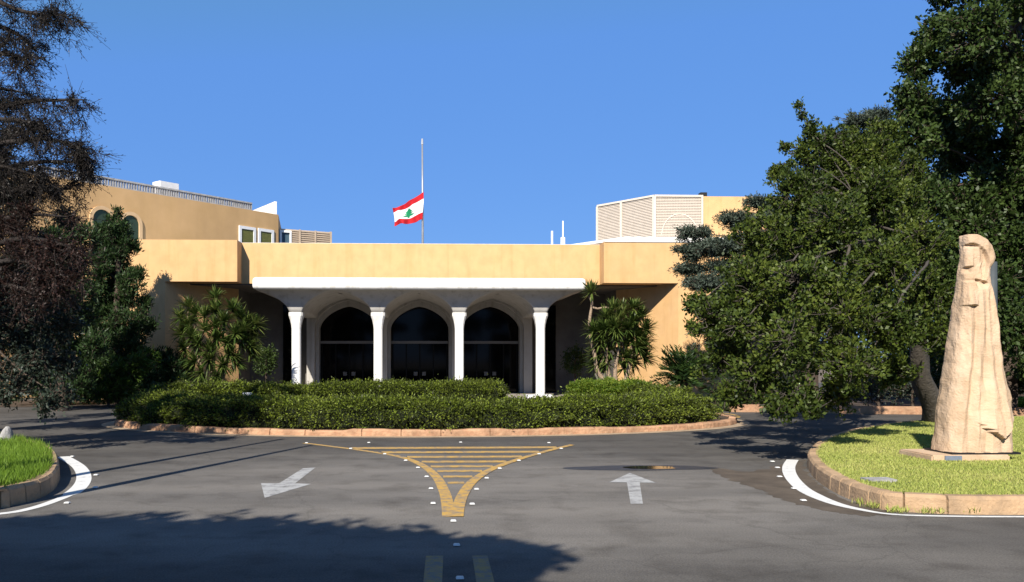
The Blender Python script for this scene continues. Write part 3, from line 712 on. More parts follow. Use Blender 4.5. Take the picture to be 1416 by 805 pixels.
# flagpole and flag
fp = empty('flagpole', (X(584.5, 43.0), 43.0, ZT), 'slim pale steel flagpole standing on the entrance roof', 'flagpole')
bm = BM(); zt2 = P(584, 200, 43).z; tube(bm, [(fp.location.x, 43, ZT + .04), (fp.location.x, 43, 9), (fp.location.x - .02, 43, zt2)], [.06, .055, .042], 12); obj('pole', bm, M['steel'], fp, True)
bm = BM(); tube(bm, [(fp.location.x - .02, 43, zt2), (fp.location.x - .02, 43, P(584, 192, 43).z)], [.055, .045], 10); obj('finial', bm, mat('pale_cap', (.36, .37, .39), .5), fp)
bm = BM(); lathe(bm, (fp.location.x, 43, ZT + .05), [(.16, 0), (.16, .12), (.1, .3)], 12); obj('base', bm, M['steel'], fp)
c00, c01, c10, c11 = (P(*q, 42.88) for q in ((585, 265), (585, 303), (543.5, 288), (545, 310)))
NU, NV = 90, 64; V = []; 
for j in range(NV + 1):
    for i in range(NU + 1):
        s, t = i / NU, j / NV; p = c00 * (1 - s) * (1 - t) + c01 * (1 - s) * t + c10 * s * (1 - t) + c11 * s * t
        wv = math.sin(s * 11 + t * 3.5) * .17 * min(1, s * 3) + .06 * math.sin(s * 23 - t * 4) * s; V.append((p.x + .03 * math.sin(s * 11 + t * 3.5 + 1), p.y + wv, p.z - .10 * math.sin(math.pi * s) + .04 * math.sin(s * 11 + 1) * s + .06 * math.sin(s * 15 + 2) * t * s))
def cedar(s, t):
    """green tree of the flag: s along, t down"""
    x = (s - .5) * 1.5; y = (t - .5) * 2      # y -.5..+.5 inside the white band
    if .30 < y < .44 and abs(x) < .045: return True
    for yb, yt, hw in ((.32, .02, .36), (.10, -.16, .28), (-.06, -.44, .19)):
        if yt < y < yb and abs(x) < hw * (y - yt) / (yb - yt): return True
    return False
me = bpy.data.meshes.new('flag'); faces = [(j * (NU + 1) + i, j * (NU + 1) + i + 1, (j + 1) * (NU + 1) + i + 1, (j + 1) * (NU + 1) + i) for j in range(NV) for i in range(NU)]
me.from_pydata(V, [], faces)
flag = link('flag', me, [mat('flag_white', (.8, .8, .8), .9), mat('flag_red', (.42, .01, .016), .9), mat('flag_green', (.01, .22, .09), .9)])
for k, p in enumerate(me.polygons):
    j, i = divmod(k, NU); s, t = (i + .5) / NU, (j + .5) / NV; p.use_smooth = True
    p.material_index = 1 if (t < .25 or t > .75) else (2 if cedar(s, t) else 0)
sd = flag.modifiers.new('thickness', 'SOLIDIFY'); sd.thickness = .008
tag(flag, 'red and white striped flag with green cedar flying at half mast', 'flag')

# ------------------------------------------------------------------ statue
ST_Y = G(1335, 633, .19).y
st = empty('statue', G(1335, 633, .19), 'tall pale stone statue of a robed figure on the lawn', 'statue')
EDGE = [(325.5, 1331, 1349), (328, 1330, 1355), (333, 1329.5, 1363), (340, 1329.5, 1368.5), (350, 1329.5, 1372), (358, 1329, 1373), (364, 1329, 1371.5), (369, 1328.5, 1367), (374, 1328, 1365), (384, 1326.5, 1364.5), (396, 1325, 1366), (412, 1323, 1369),
        (430, 1320, 1372), (450, 1317, 1374.5), (480, 1312.5, 1377), (510, 1308.5, 1381), (530, 1305.5, 1384.5), (545, 1303.5, 1388), (551, 1302.5, 1389), (556, 1302, 1387.5), (580, 1299, 1389.5), (600, 1297, 1391), (623, 1294, 1392.5)]
ea = np.array(EDGE)
def sst(a, b, x): t = np.clip((x - a) / (b - a), 0, 1); return t * t * (3 - 2 * t)
def front(x, y):
    """relief of the carving in metres, x and y in photo pixels"""
    h = 0.
    inner = math.hypot((x - 1336) / 24.5, (y - 366) / 28.5)                     # opening of the hood
    if y < 392: h -= .10 * (1 - sst(.9, 1.02, inner)) * sst(393, 386, y)
    if y < 392 and x < 1352: h += .06 * sst(1353, 1348, x) * sst(340, 345, y) * sst(390, 386, y)   # face plane
    if 340 < y < 386: h += .035 * sst(1340, 1336, x) * sst(344, 366, y) * sst(370.5, 368.5, y)     # nose
    h -= .07 * sst(1337, 1334, x) * sst(370, 371.5, y) * sst(380, 376, y)        # mouth hollow
    h -= .08 * sst(1339, 1342, x) * sst(1358, 1353, x) * sst(386 + (x - 1340) * .3, 388 + (x - 1340) * .3, y) * sst(402, 392, y)  # under the chin
    h += .075 * sst(1342, 1337, x) * sst(398, 418, y) * sst(424.5, 422.5, y)       # hand
    if y > 392:
        t = (y - 392) / 230
        for x0, x1, wd, am in ((1331, 1311, 3.5, .035), (1345, 1332, 4, .045), (1356, 1352, 5, .03), (1364, 1380, 4, .035)):
            c = x0 + (x1 - x0) * t + 3 * math.sin(t * 6 + x0); h += am * math.exp(-((x - c) / wd) ** 2) * sst(392, 415, y)
        for x0, x1, wd, am in ((1338, 1321, 3, .03), (1351, 1343, 3.5, .03), (1360, 1366, 4, .03)):
            c = x0 + (x1 - x0) * t + 3 * math.sin(t * 6 + x0); h -= am * math.exp(-((x - c) / wd) ** 2) * sst(392, 415, y)
    # slanted slab of cloth low on the right
    lo = 589 + (x - 1342) * .62
    if x > 1368: lo = 605 - (x - 1368) * 1.6
    side = sst(1341 + (y - 590) * -.15, 1343 + (y - 590) * -.15, x)
    h += .13 * sst(500, 600, y) * sst(lo + .9, lo - .9, y) * sst(1340, 1366, x + (y - 520) * .22) * (1 if x < 1386 else 0)
    return h
sc_px = F / (ST_Y * 1.0)
NA, NH = 140, 260; rows = []; ys = np.linspace(325.5, 623, NH)
for y in ys:
    l, r = np.interp(y, ea[:, 0], ea[:, 1]), np.interp(y, ea[:, 0], ea[:, 2]); jit = math.sin(y * .13) * .4
    pl, pr_ = P(l + jit, y, ST_Y), P(r + jit * .7, y, ST_Y); cxm, hwm = (pl.x + pr_.x) / 2, (pr_.x - pl.x) / 2 * .95
    dep = np.interp(y, [325, 372, 400, 623], [.13, .17, .2, .36])
    row = []
    for k in range(NA):
        a = 2 * math.pi * k / NA; c, s = math.cos(a), math.sin(a); e = .55
        x = cxm + hwm * math.copysign(abs(c) ** e, c); yy = ST_Y + dep * math.copysign(abs(s) ** e, s)
        if s < 0:
            px = (l + r) / 2 + (r - l) / 2 * math.copysign(abs(c) ** e, c)
            yy -= front(px, y) * .75 * min(1, (-s) * 5)
        q_ = Vector((x, yy, pl.z)); ch = mnoise.noise(q_ * 7) * .009 + mnoise.noise(Vector((x * 16, yy * 16, pl.z * 9))) * .008 + abs(mnoise.noise(q_ * 24)) * -.006
        x += ch * c; yy += ch * s
        row.append((x, yy, pl.z))
    rows.append(row)
bm = BM(); vs = [[bm.verts.new(p) for p in r] for r in rows]
for a, b in zip(vs, vs[1:]):
    for k in range(NA): bm.faces.new((a[k], a[(k + 1) % NA], b[(k + 1) % NA], b[k]))
bm.faces.new(vs[0]); bm.faces.new(vs[-1][::-1])
zb_ = rows[-1][0][2]
obj('body', bm, M['stone'], st, False)
p0, p1 = P(1267, 630, ST_Y), P(1372, 630, ST_Y)
bm = BM(); fs = box(bm, p0.x, p1.x, ST_Y - .42, ST_Y + .5, .17, zb_ - .025); bmesh.ops.bevel(bm, geom=bm.edges[:], offset=.02, segments=2, affect='EDGES'); obj('base_slab', bm, M['stone'], st)
bm = BM(); box(bm, rows[-1][NA // 2][0] - .0, rows[-1][0][0], ST_Y - .36, ST_Y + .36, zb_ - .026, zb_ + .004); obj('shim', bm, M['black'], st)
pl0, pl1 = P(1306, 630, ST_Y - .42), P(1329, 630, ST_Y - .42)
bm = BM(); box(bm, pl0.x, pl1.x, ST_Y - .445, ST_Y - .421, .20, zb_ - .035); obj('plaque', bm, mat('slate_plaque', (.16, .19, .24), .5, .15, 20), st)
# flat cover plate in the lawn, post behind the statue
g = G(1215, 664, .2); bm = BM(); box(bm, g.x - .17, g.x + .17, g.y - .12, g.y + .12, .18, .222); tag(obj('valve_cover', bm, M['rock']), 'small grey flat cover plate lying in the lawn grass', 'cover plate')
gp = empty('lamp_post', (X(1372, 15.2), 15.2, .18), 'plain grey round post standing behind the stone statue', 'post')
bm = BM(); tube(bm, [(gp.location.x, 15.2, .18), (gp.location.x, 15.2, 2.4), (gp.location.x, 15.2, 3.45)], [.085, .085, .08], 16); obj('shaft', bm, mat('grey_post', (.06, .07, .075), .6, .2, 4), gp, True)
bm = BM(); lathe(bm, (gp.location.x, 15.2, .18), [(.15, 0), (.15, .05), (.1, .12)], 16); obj('base', bm, M['transom'], gp)

# ------------------------------------------------------------------ hedges on the island
def hedge(name, label, arcs, thick, h0, leafm, n, seed, wave=.055):
    """clipped hedge along the ellipse between two angles; core plus leaves over its whole surface"""
    a0, a1 = arcs; NS = 90; bmv, fcs = [], []
    r_ = random.Random(seed); ph = [r_.uniform(0, 6.28) for _ in range(8)]
    def top(a): return h0 + wave * (math.sin(a * 11 + ph[0]) * .5 + math.sin(a * 23 + ph[1]) * .3 + math.sin(a * 5 + ph[2]) * .5)
    def sec(a, q):
        """q 0..1 round the section: outer foot, outer edge, top, inner foot"""
        h = top(a); s = [(-.07 + .07 * math.sin(a * 31 + ph[3]), .12), (-.14 + .09 * math.sin(a * 19 + ph[4]) + .05 * math.sin(a * 47), h * .55), (.02 + .06 * math.sin(a * 27 + ph[5]), h * .88), (.22, h), (thick * .55, h + .05), (thick - .15, h), (thick, h * .8), (thick, .16)]
        t = q * (len(s) - 1); i = min(int(t), len(s) - 2); f = t - i
        k = s[i][0] + (s[i + 1][0] - s[i][0]) * f; z = s[i][1] + (s[i + 1][1] - s[i][1]) * f
        p = ell(a, .38 + k + (.6 * max(0, math.cos(a)) ** 8)); return np.array((p.x, p.y, z))
    V = []; Q = 15
    for i in range(NS + 1):
        a = a0 + (a1 - a0) * i / NS
        c = np.mean([sec(a, 0), sec(a, 1), sec(a, .5)], axis=0)
        for q in range(Q): 
            p = sec(a, q / (Q - 1)); V.append(c + (p - c) * .86)
    Fc = [[i * Q + q, i * Q + q + 1, (i + 1) * Q + q + 1, (i + 1) * Q + q] for i in range(NS) for q in range(Q - 1)]
    nv = len(V)
    for base in (0, NS * Q): Fc += [[base + q, base + q + 1, base + Q - 2 - q, base + Q - 1 - q] for q in range(Q // 2)]
    C = np.empty((n, 3)); D = np.empty((n, 3))
    aa = rng.uniform(a0, a1, n); qq = rng.random(n) ** .8
    for i in range(n):
        ai, qi = aa[i], qq[i]
        if qi < .36 and rng.random() < .35: qi = .3 + rng.random() * .6
        p = sec(ai, qi); c = sec(ai, 1) * .5 + sec(ai, 0) * .5; c[2] = .5
        if rng.random() < .05:       # closed ends
            ai = a0 if rng.random() < .5 else a1; p = sec(ai, qi); p = c * 0 + (sec(ai, .0) * .5 + sec(ai, 1) * .5 - p) * rng.random() + p
        o = p - c; C[i] = p; D[i] = o / (np.linalg.norm(o) + 1e-6)
    # soft tufts: push leaf groups in and out
    tuft = np.sin(C[:, 0] * 9 + np.sin(C[:, 1] * 7) * 2) * np.sin(C[:, 1] * 8 + C[:, 2] * 6) * .07 + np.sin(C[:, 0] * 23 + C[:, 2] * 17) * np.sin(C[:, 1] * 21) * .05
    fr = (qq < .42) & (qq > .02); pk = np.sin(C[:, 0] * 5.3 + 1.7 * np.sin(C[:, 2] * 9 + C[:, 1])) * np.sin(C[:, 2] * 8.5 + 2 * np.sin(C[:, 0] * 3.7)) + .5 * np.sin(C[:, 0] * 13 + C[:, 2] * 11)
    tuft += np.where(fr, np.clip(pk, -1.2, .6) * .13, 0)
    tuft += .09 * np.sin(C[:, 0] * 3.1 + 2 * np.sin(C[:, 1] * 2.3)) * (C[:, 2] < h0 * .5)
    C += D * (tuft + rng.gamma(1.5, .03, n) - .03)[:, None]; C[:, 2] = np.maximum(C[:, 2], .1)
    LV, LF = leaf_arrays(C, D * .7 + rng.normal(size=(n, 3)) * .6 + np.array((0, 0, .25)), .072, .027)
    me = raw_mesh(name, np.concatenate([np.array(V), LV]), np.concatenate([np.array(Fc), LF + nv]))
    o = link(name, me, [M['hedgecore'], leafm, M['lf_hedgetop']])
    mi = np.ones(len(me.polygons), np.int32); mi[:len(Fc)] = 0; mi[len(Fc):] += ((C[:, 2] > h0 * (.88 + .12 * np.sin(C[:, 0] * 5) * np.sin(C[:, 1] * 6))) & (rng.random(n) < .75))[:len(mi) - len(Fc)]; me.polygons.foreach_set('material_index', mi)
    return tag(o, label, 'hedge', 'clipped hedges of the round island')
hedge('hedge', 'long dense clipped hedge curving along the near kerb of the island', (R(176), R(366)), 1.75, .67, M['lf_hedge'], 170000, 1)
hedge('hedge', 'low clipped hedge at the back of the island before the columns', (R(72), R(173)), 1.3, .86, M['lf_hedge'], 60000, 2)
hedge('hedge', 'short bright green hedge piece before the right yucca', (R(30), R(52)), 1.2, .92, M['lf_hedge2'], 20000, 3)
hedge('hedge', 'dull clipped hedge at the far right end of the island', (R(8), R(29)), 1.3, .8, M['lf_hedge'], 16000, 4)
b0 = P(745, 546, 24.6); t0 = empty('stone_table', (b0.x, 24.6, .12), 'low white flat stone slab rising inside the island hedge', 'slab')
bm = BM(); box(bm, b0.x - .36, b0.x + .36, 24.2, 24.9, b0.z - .07, b0.z); obj('slab', bm, M['white'], t0)
bm = BM(); box(bm, b0.x - .2, b0.x + .2, 24.4, 24.8, .1, b0.z - .07); obj('pedestal', bm, M['white'], t0)
b0 = P(343, 544.5, 23.4); t0 = empty('garden_light', (b0.x, 23.4, .12), 'small white garden floodlight poking out of the hedge', 'light')
bm = BM(); box(bm, b0.x - .12, b0.x + .1, 23.3, 23.45, b0.z - .04, b0.z + .03); obj('lamp_head', bm, M['whitepaint'], t0)
bm = BM(); tube(bm, [(b0.x, 23.38, .1), (b0.x, 23.38, b0.z - .04)], .02, 6); obj('stake', bm, M['black'], t0)

# ------------------------------------------------------------------ yuccas
def rosette_arrays(c, d, n, L, W, droop=.2):
    """sword leaves of one head: three-segment blades"""
    d = np.array(d, float); d /= np.linalg.norm(d); D = unit(rng.normal(size=(n, 3))); D = unit(D + d * .75); s = unit(np.cross(D, np.array([0, 0, 1]) + rng.normal(size=(n, 3)) * .2))
    Ls = (L * rng.uniform(.7, 1.15, n))[:, None]; V = []
    for t, wk in ((0, .6), (.35, 1), (.7, .75), (1, .08)):
        ctr = c + D * Ls * t + np.array([0, 0, -1]) * droop * Ls * t * t * (.3 + rng.random((n, 1)) * .7 if t else 0)
        V += [ctr + s * W * wk * .5, ctr - s * W * wk * .5]
    V = np.stack(V, 1).reshape(-1, 3); i = np.arange(n)[:, None] * 8
    return V, np.concatenate([i + np.array([[0, 1, 3, 2]]), i + np.array([[2, 3, 5, 4]]), i + np.array([[4, 5, 7, 6]])])
def yucca(label, base, heads, y, L, stems, group):
    root = empty('yucca', Vector(base), label, 'yucca', group); off = np.array(root.location)
    wood = []
    for st_ in stems:
        pts = [tuple(P(px, py, y + dy)) for px, py, dy in st_]; sp = catmull(pts, 5)
        wood.append(tube_np(sp, np.linspace(.10, .05, len(sp)), 8))
    for px, py, dy in heads:
        c = P(px, py, y + dy); j = min(range(len(stems)), key=lambda k: abs(stems[k][-1][0] - px) + abs(stems[k][-1][1] - py) * .6)
        e = P(stems[j][-1][0], stems[j][-1][1], y + stems[j][-1][2]); wood.append(tube_np(crooked(e, c, 4, .08), np.linspace(.05, .035, 5), 6))
    V, Fc = merge(wood); o = link('stem', raw_mesh('stem', V - off, Fc), M['yuccabark']); o.parent = root
    bc = np.mean([np.array(P(px, py, y + dy)) for px, py, dy in heads], axis=0)
    for px, py, dy in heads:
        c = np.array(P(px, py, y + dy)); d = (c - bc) * .6 + np.array([0, -.15, .7])
        V, Fc = rosette_arrays(c, d, 95, L, .06); o = link('leaf_rosette', raw_mesh('leaf_rosette', V - off, Fc), M['lf_yucca']); o.parent = root
    return root
yy = 33.6
hl = [(298, 412, 0), (262, 425, .2), (322, 428, .1), (340, 445, .2), (283, 438, -.3), (310, 445, -.4), (262, 450, 0), (335, 470, -.1), (300, 468, -.5), (275, 475, -.3), (256, 482, .1), (318, 490, -.4), (345, 488, .2), (290, 498, -.5), (300, 520, -.6), (325, 462, -.5), (285, 458, -.5), (350, 465, .3), (308, 505, -.5), (270, 500, -.2), (298, 430, -.2), (330, 438, .2), (270, 435, .1), (352, 450, .2), (250, 440, .3), (290, 485, -.4), (335, 458, -.2), (312, 475, -.5), (265, 465, -.2), (345, 478, -.1), (297, 452, -.5), (325, 500, -.2), (252, 462, .2), (280, 515, -.2)]
yucca('wide bushy yucca with many drooping heads left of the columns', P(296, 556, yy), hl, yy, .60, [[(296, 557, 0), (294, 520, 0), (297, 470, 0), (298, 430, 0)], [(300, 557, 0), (310, 515, .1), (322, 470, .1)], [(292, 557, 0), (280, 520, 0), (270, 470, .1)]], 'yuccas at the entrance')
yy = 32.8
hr = [(818, 405, .1), (822, 458, 0), (838, 440, 0), (850, 450, -.2), (862, 430, .1), (876, 426, 0), (884, 440, .1), (868, 455, -.3), (852, 470, -.2), (880, 465, -.1), (892, 455, .2), (833, 462, 0), (842, 485, .2), (888, 485, .1), (865, 480, .2), (826, 490, .4), (875, 445, -.2), (858, 440, -.1), (870, 470, .1), (845, 465, .1), (890, 470, .2), (855, 495, .4), (875, 500, .3), (836, 500, .4), (848, 430, .2), (830, 475, .1), (842, 500, .3), (862, 510, .3), (880, 480, -.2), (852, 455, -.3), (866, 495, 0), (826, 505, .3), (890, 495, .2), (838, 455, -.2)]
yucca('open yucca with bare forked trunks right of the columns', P(852, 545, yy), hr, yy, .62, [[(855, 545, 0), (828, 517, .1), (822, 490, .1), (815, 455, .1), (818, 425, .1)], [(852, 545, 0), (851, 510, 0), (858, 470, 0)], [(858, 545, 0), (868, 515, 0), (874, 480, 0), (876, 450, 0)], [(850, 545, 0), (840, 510, .1), (838, 470, .1)]], 'yuccas at the entrance')
# cycad at the foot of the right wall
yy = 31.0; base = P(948, 558, yy); root = empty('cycad', base, 'dark cycad with stiff arching fronds at the foot of the ochre wall', 'palm')
Vs = []; off = np.array(root.location); ctr = np.array(P(948, 528, yy))
bm = BM(); tube(bm, [base, Vector(ctr)], [.22, .2], 10); obj('trunk', bm, M['bark'], root)
Cc, Dd = [], []
for k in range(95):
    az = rng.uniform(0, 2 * math.pi); el = rng.uniform(-.1, 1.35); Lf = rng.uniform(1.1, 1.75); d = np.array([math.cos(az) * math.cos(el), math.sin(az) * math.cos(el), math.sin(el)]); side = np.cross(d, [0, 0, 1]); side /= np.linalg.norm(side) + 1e-6
    for t in np.linspace(.08, 1, 26):
        p = ctr + d * Lf * t + np.array([0, 0, -.45 * t * t * Lf * math.cos(el)])
        for s_ in (-1, 1): Cc.append(p); Dd.append(side * s_ + d * .7 + np.array([0, 0, .2]))
leaves('fronds', np.array(Cc), np.array(Dd), .24, .04, M['lf_palm'], root)

# ------------------------------------------------------------------ trees on the right
tb = P(1297, 588, 20.5); tb.z = .18
sp_cl = [(985, 435, 16, 40), (1000, 490, 15.5, 42), (1035, 395, 16, 55), (1045, 522, 14.5, 44), (1100, 548, 14, 40), (1090, 475, 14, 55), (1108, 392, 15, 60), (1055, 330, 18, 52), (1100, 270, 19, 50), (1125, 215, 20, 40), (1150, 320, 17, 60),
         (1165, 425, 14.5, 55), (1180, 505, 14.2, 48), (1155, 545, 15, 32), (1215, 270, 19, 52), (1222, 370, 16, 55), (1235, 450, 15, 52), (1238, 515, 16.5, 34), (1285, 405, 17, 46), (1292, 460, 17, 40), (1185, 215, 20, 42), (1275, 335, 18, 46), (1020, 455, 15, 38), (1075, 565, 13.8, 22), (960, 425, 16.5, 20), (1118, 178, 20, 16), (1078, 240, 20, 22), (1010, 545, 15.2, 22),
         (1110, 160, 20, 9), (1105, 145, 20, 6), (1180, 180, 20, 9), (1085, 205, 20, 10), (955, 452, 16, 12), (970, 512, 15.5, 14), (1120, 572, 13.8, 16), (1150, 205, 20.5, 34), (1212, 222, 20, 44), (1240, 285, 20.5, 50), (1255, 240, 21, 40), (1225, 185, 21.5, 30), (1170, 300, 19, 45), (1180, 235, 20, 42), (1165, 265, 20, 45), (1160, 370, 19, 50), (1066, 430, 17.5, 60), (1140, 470, 17.5, 60), (1200, 330, 20, 60), (1110, 330, 20.5, 60), (1190, 430, 18, 60)]
tree('spreading_tree', 'wide low tree with yellow-green leaf tufts spreading over the road', 'tree',
     [tb, P(1288, 555, 20.2), P(1272, 515, 19.8), P(1268, 450, 19.3), P(1245, 380, 19), P(1200, 310, 19.3)], .30,
     [pc(*c) for c in sp_cl], M['lf_spread'], M['barkpale'], .085, .052, 310, 20, .085, (0, -.1, .3), twig=.009, limb=.048, inner=.4, drop=.9)
cb = P(1385, 590, 26); cb.z = 0
ca = []
rr = random.Random(5)
for py, xl in ((-170, 1330), (-90, 1310), (-20, 1320), (35, 1290), (90, 1272), (150, 1262), (210, 1265), (270, 1272), (330, 1290), (390, 1310), (450, 1330), (500, 1350)):
    x = xl
    while x < 1640:
        ca.append(pc(x + rr.uniform(-8, 8), py + rr.uniform(-16, 16), rr.uniform(22.3, 27) if x > xl else 24.5, rr.uniform(46, 62) if x > xl else rr.uniform(36, 46), 1.0, .9)); x += rr.uniform(56, 74)
tree('tall_tree', 'towering dense dark green tree behind the stone statue', 'tree', [cb, P(1390, 480, 26), P(1400, 300, 26), P(1405, 100, 26), P(1400, -60, 26)], .42, ca, M['lf_carob'], M['bark'], .15, .09, 190, 15, .16, (0, -.1, .2), limb=.12, twig=.014)
xb = P(1120, 560, 31); xb.z = 0
ce = [(960, 322, 31, 26), (985, 345, 30.5, 34), (955, 372, 31, 24), (985, 392, 30, 36), (1000, 425, 30, 34), (1030, 305, 31, 32), (1050, 280, 31, 24), (1020, 340, 30.5, 40), (985, 455, 30.5, 30), (1040, 400, 30, 50), (1195, 168, 30, 30), (1215, 158, 30, 20), (1150, 195, 31, 34), (1195, 200, 31, 36), (1080, 350, 31, 50), (1100, 300, 31, 50), (1130, 250, 31, 45), (945, 345, 31, 16), (1012, 300, 31, 18)]
def flat(c): q, r = pc(*c); return (q, (r[0] * 1.25, r[1] * 1.2, r[2] * .42))
ce2 = []
for c in ce:
    ce2.append(flat(c)); ce2.append(flat((c[0] + 12, c[1] + c[3] * .7, c[2], c[3] * .8)))
tree('cedar', 'blue-grey cedar with flat layered boughs against the ochre wall', 'tree', [xb, P(1120, 450, 31), P(1130, 330, 31), P(1165, 215, 30.5), P(1185, 165, 30.5)], .35, ce2, M['lf_cedar'], M['bark'], .15, .04, 330, 18, .12, (-.1, -.1, .1), limb=.09, twig=.012)
# dark undergrowth and the kerbed bed beyond the right road
sh = [(1010, 545, 28.5, 36), (1055, 540, 28, 36), (1105, 545, 28, 34), (1165, 535, 27.6, 34), (1215, 530, 27.4, 36), (1262, 525, 27.4, 36), (1320, 520, 27, 40)]
for i, c in enumerate(sh):
    q = P(c[0], 560, c[2]); q.z = .05
    tree('dark_shrub', ['dense dark shrub at the end of the island hedge beside the cycad', 'dark shrub second from the cycad beyond the side road', 'dark shrub under the hanging leaf tips of the spreading tree', 'dark shrub behind the red kerb, under the middle of the spreading tree', 'dark shrub just behind the red rough kerb left of the leaning trunk', 'dark shrub right beside the leaning trunk', 'dark shrub hidden in shade behind the statue'][i], 'shrub', [q, P(c[0], 540, c[2]), P(c[0] + 4, 525, c[2])], .06,
         [pc(c[0], c[1], c[2], c[3]), pc(c[0] - 18, c[1] + 12, c[2], c[3] * .6), pc(c[0] + 18, c[1] + 10, c[2], c[3] * .6)], M['lf_blue'] if i in (4, 5) else M['lf_carob'], M['bark'], .09, .05, 130, 10, .12, group='shrubs beyond the side road', limb=.03)
bm = BM(); wl = [(X(990, 29), 27.6), (X(1080, 28), 27.3), (X(1160, 27), 26.6), (X(1290, 26), 26.1), (X(1420, 25.5), 25.4), (X(1700, 25), 24.6)]
wl = catmull([Vector((a, b, 0)) for a, b in wl], 8)
for a, b in zip(wl, wl[1:]): hexa(bm, a, b, .25, -.02, .24)
tag(obj('bed_kerb', bm, M['kerbrough']), kind='structure')
bm = BM(); poly(bm, [(p.x, p.y + .1) for p in wl] + [(40, 60), (X(990, 29), 36)], .06); tag(obj('planting_soil', bm, M['soil']), kind='structure')
ll = [Vector((X(1372, 26.3), 25.9)), Vector((X(1700, 26), 25.2)), Vector((X(1700, 34), 33)), Vector((X(1372, 33), 32))]
bm = BM(); poly(bm, ll, .2); tag(obj('far_lawn', bm, M['turf']), kind='structure')
blades('far_lawn_grass', ll, .2, 60000, .12, M['grass2'], 'sunlit strip of grass beyond the road behind the statue', wid=.03, xr=(ll[0].x, ll[0].x + 5))
# trees far behind closing the view on the right
for k, (px, y_, lab) in enumerate(((1280, 38, 'dark background tree glimpsed between spreading tree and statue'), (1420, 40, 'dark background tree above the sunlit grass strip'), (1560, 38, 'dark background tree past the edge of the lawn'))):
    q = P(px, 540, y_); q.z = 0
    tree('background_tree', lab, 'tree', [q, P(px, 430, y_), P(px, 330, y_)], .3, [pc(px + dx, py, y_, 62) for dx, py in ((-50, 500), (0, 505), (50, 500), (-45, 440), (40, 440), (0, 390), (-40, 340), (40, 330), (0, 260))], M['lf_cedar'] if k == 1 else M['lf_carob'], M['bark'], .2, .11, 60, 10, .2, limb=.1, group='trees closing the view')

# ------------------------------------------------------------------ trees on the left
tq = P(-75, 560, 16); tq.z = .1
trunk = [tq, P(-78, 400, 16), P(-72, 200, 16), P(-76, 0, 16), P(-80, -240, 16)]
root = empty('sparse_conifer', Vector(trunk[0]), 'tall half-dead conifer with thin drooping brown boughs against the sky', 'tree'); off = np.array(root.location)
tp = catmull(trunk, 6); wood = [tube_np(tp, np.linspace(.34, .06, len(tp)), 10)]; C1, D1, C2, D2 = [], [], [], []
def bough(pts, nb, reach, C, D, nl, dens=1.):
    """bough with side branchlets that droop and carry fine twigs"""
    path = np.array([list(p) for p in catmull([P(*p) for p in pts], 8)]); wood.append(tube_np(path, np.linspace(.07, .012, len(path)), 6))
    A, B = [], []
    for _ in range(nb):
        i = int(rng.uniform(.12, 1) * (len(path) - 1)); a = path[i]; t = path[min(i + 1, len(path) - 1)] - path[max(0, i - 1)]; t /= np.linalg.norm(t)
        d = t * rng.uniform(.3, .9) + rng.normal(size=3) * .55; d[2] += rng.uniform(-.45, .3); d /= np.linalg.norm(d)
        Lb = reach * rng.uniform(.4, 1) * (1 - .35 * i / len(path)); m = 7; prev = a
        for k in range(1, m + 1):
            p = a + d * Lb * k / m + np.array([0, 0, -.30 * Lb * (k / m) ** 2]) + rng.normal(size=3) * .02
            A.append(prev); B.append(p)
            for _2 in range(4):
                e = p + (d * .5 + rng.normal(size=3) * .7 + np.array([0, 0, -.35])) * rng.uniform(.10, .26); A.append(p); B.append(e)
                q = int(nl * dens)
                for f in rng.random(q): C.append(p + (e - p) * f + rng.normal(size=3) * .02); D.append((e - p) / (np.linalg.norm(e - p) + 1e-6) + rng.normal(size=3) * .6)
            prev = p
    wood.append(sticks(np.array(A), np.array(B), .0055, .0025))
for pts, nb, reach in (([(-80, -120, 16), (30, -70, 15.8), (95, -25, 15.5)], 26, .85), ([(-78, -40, 16), (20, 12, 15.6), (88, 22, 15.4)], 30, .75), ([(-78, 20, 16.4), (10, 40, 16.2), (50, 70, 16)], 24, .7), ([(-76, 110, 16), (0, 75, 15.6), (45, 90, 15.4)], 24, .7),
                       ([(-74, 170, 16), (30, 142, 15.6), (118, 138, 15.2)], 30, .75), ([(-74, 215, 16), (50, 192, 15.5), (122, 208, 15.2)], 32, .7), ([(-72, 250, 16), (50, 225, 15.8), (118, 226, 15.5)], 32, .7), ([(-72, 300, 16), (30, 262, 15.5), (98, 262, 15.3)], 34, .7),
                       ([(-74, 180, 15), (-10, 165, 14.6), (60, 170, 14.2)], 26, .7), ([(-74, 270, 15.2), (-20, 230, 15), (60, 245, 14.8)], 30, .7), ([(-74, 130, 16.5), (-20, 120, 16.8), (40, 130, 17)], 22, .7)):
    bough(pts, nb, reach, C1, D1, 4)
for pts, nb in (([(-70, 340, 15.8), (20, 300, 15.2), (95, 300, 14.8)], 34), ([(-70, 360, 15.8), (30, 330, 15), (108, 345, 14.6)], 40), ([(-70, 385, 15.8), (20, 360, 15), (95, 385, 14.6)], 36), ([(-70, 420, 15.8), (10, 395, 15.2), (60, 415, 14.9)], 26)):
    bough(pts, int(nb * .6), .55, C2, D2, 8)
V, Fc = merge(wood); o = link('trunk', raw_mesh('trunk', V - off, Fc), M['barkdark']); o.parent = root
leaves('crown', np.array(C1), np.array(D1), .055, .016, M['lf_dry'], root)
o = leaves('dead_foliage', np.array(C2), np.array(D2), .06, .02, M['lf_brown'], root); o['label'] = 'dead reddish brown foliage on the lower boughs'
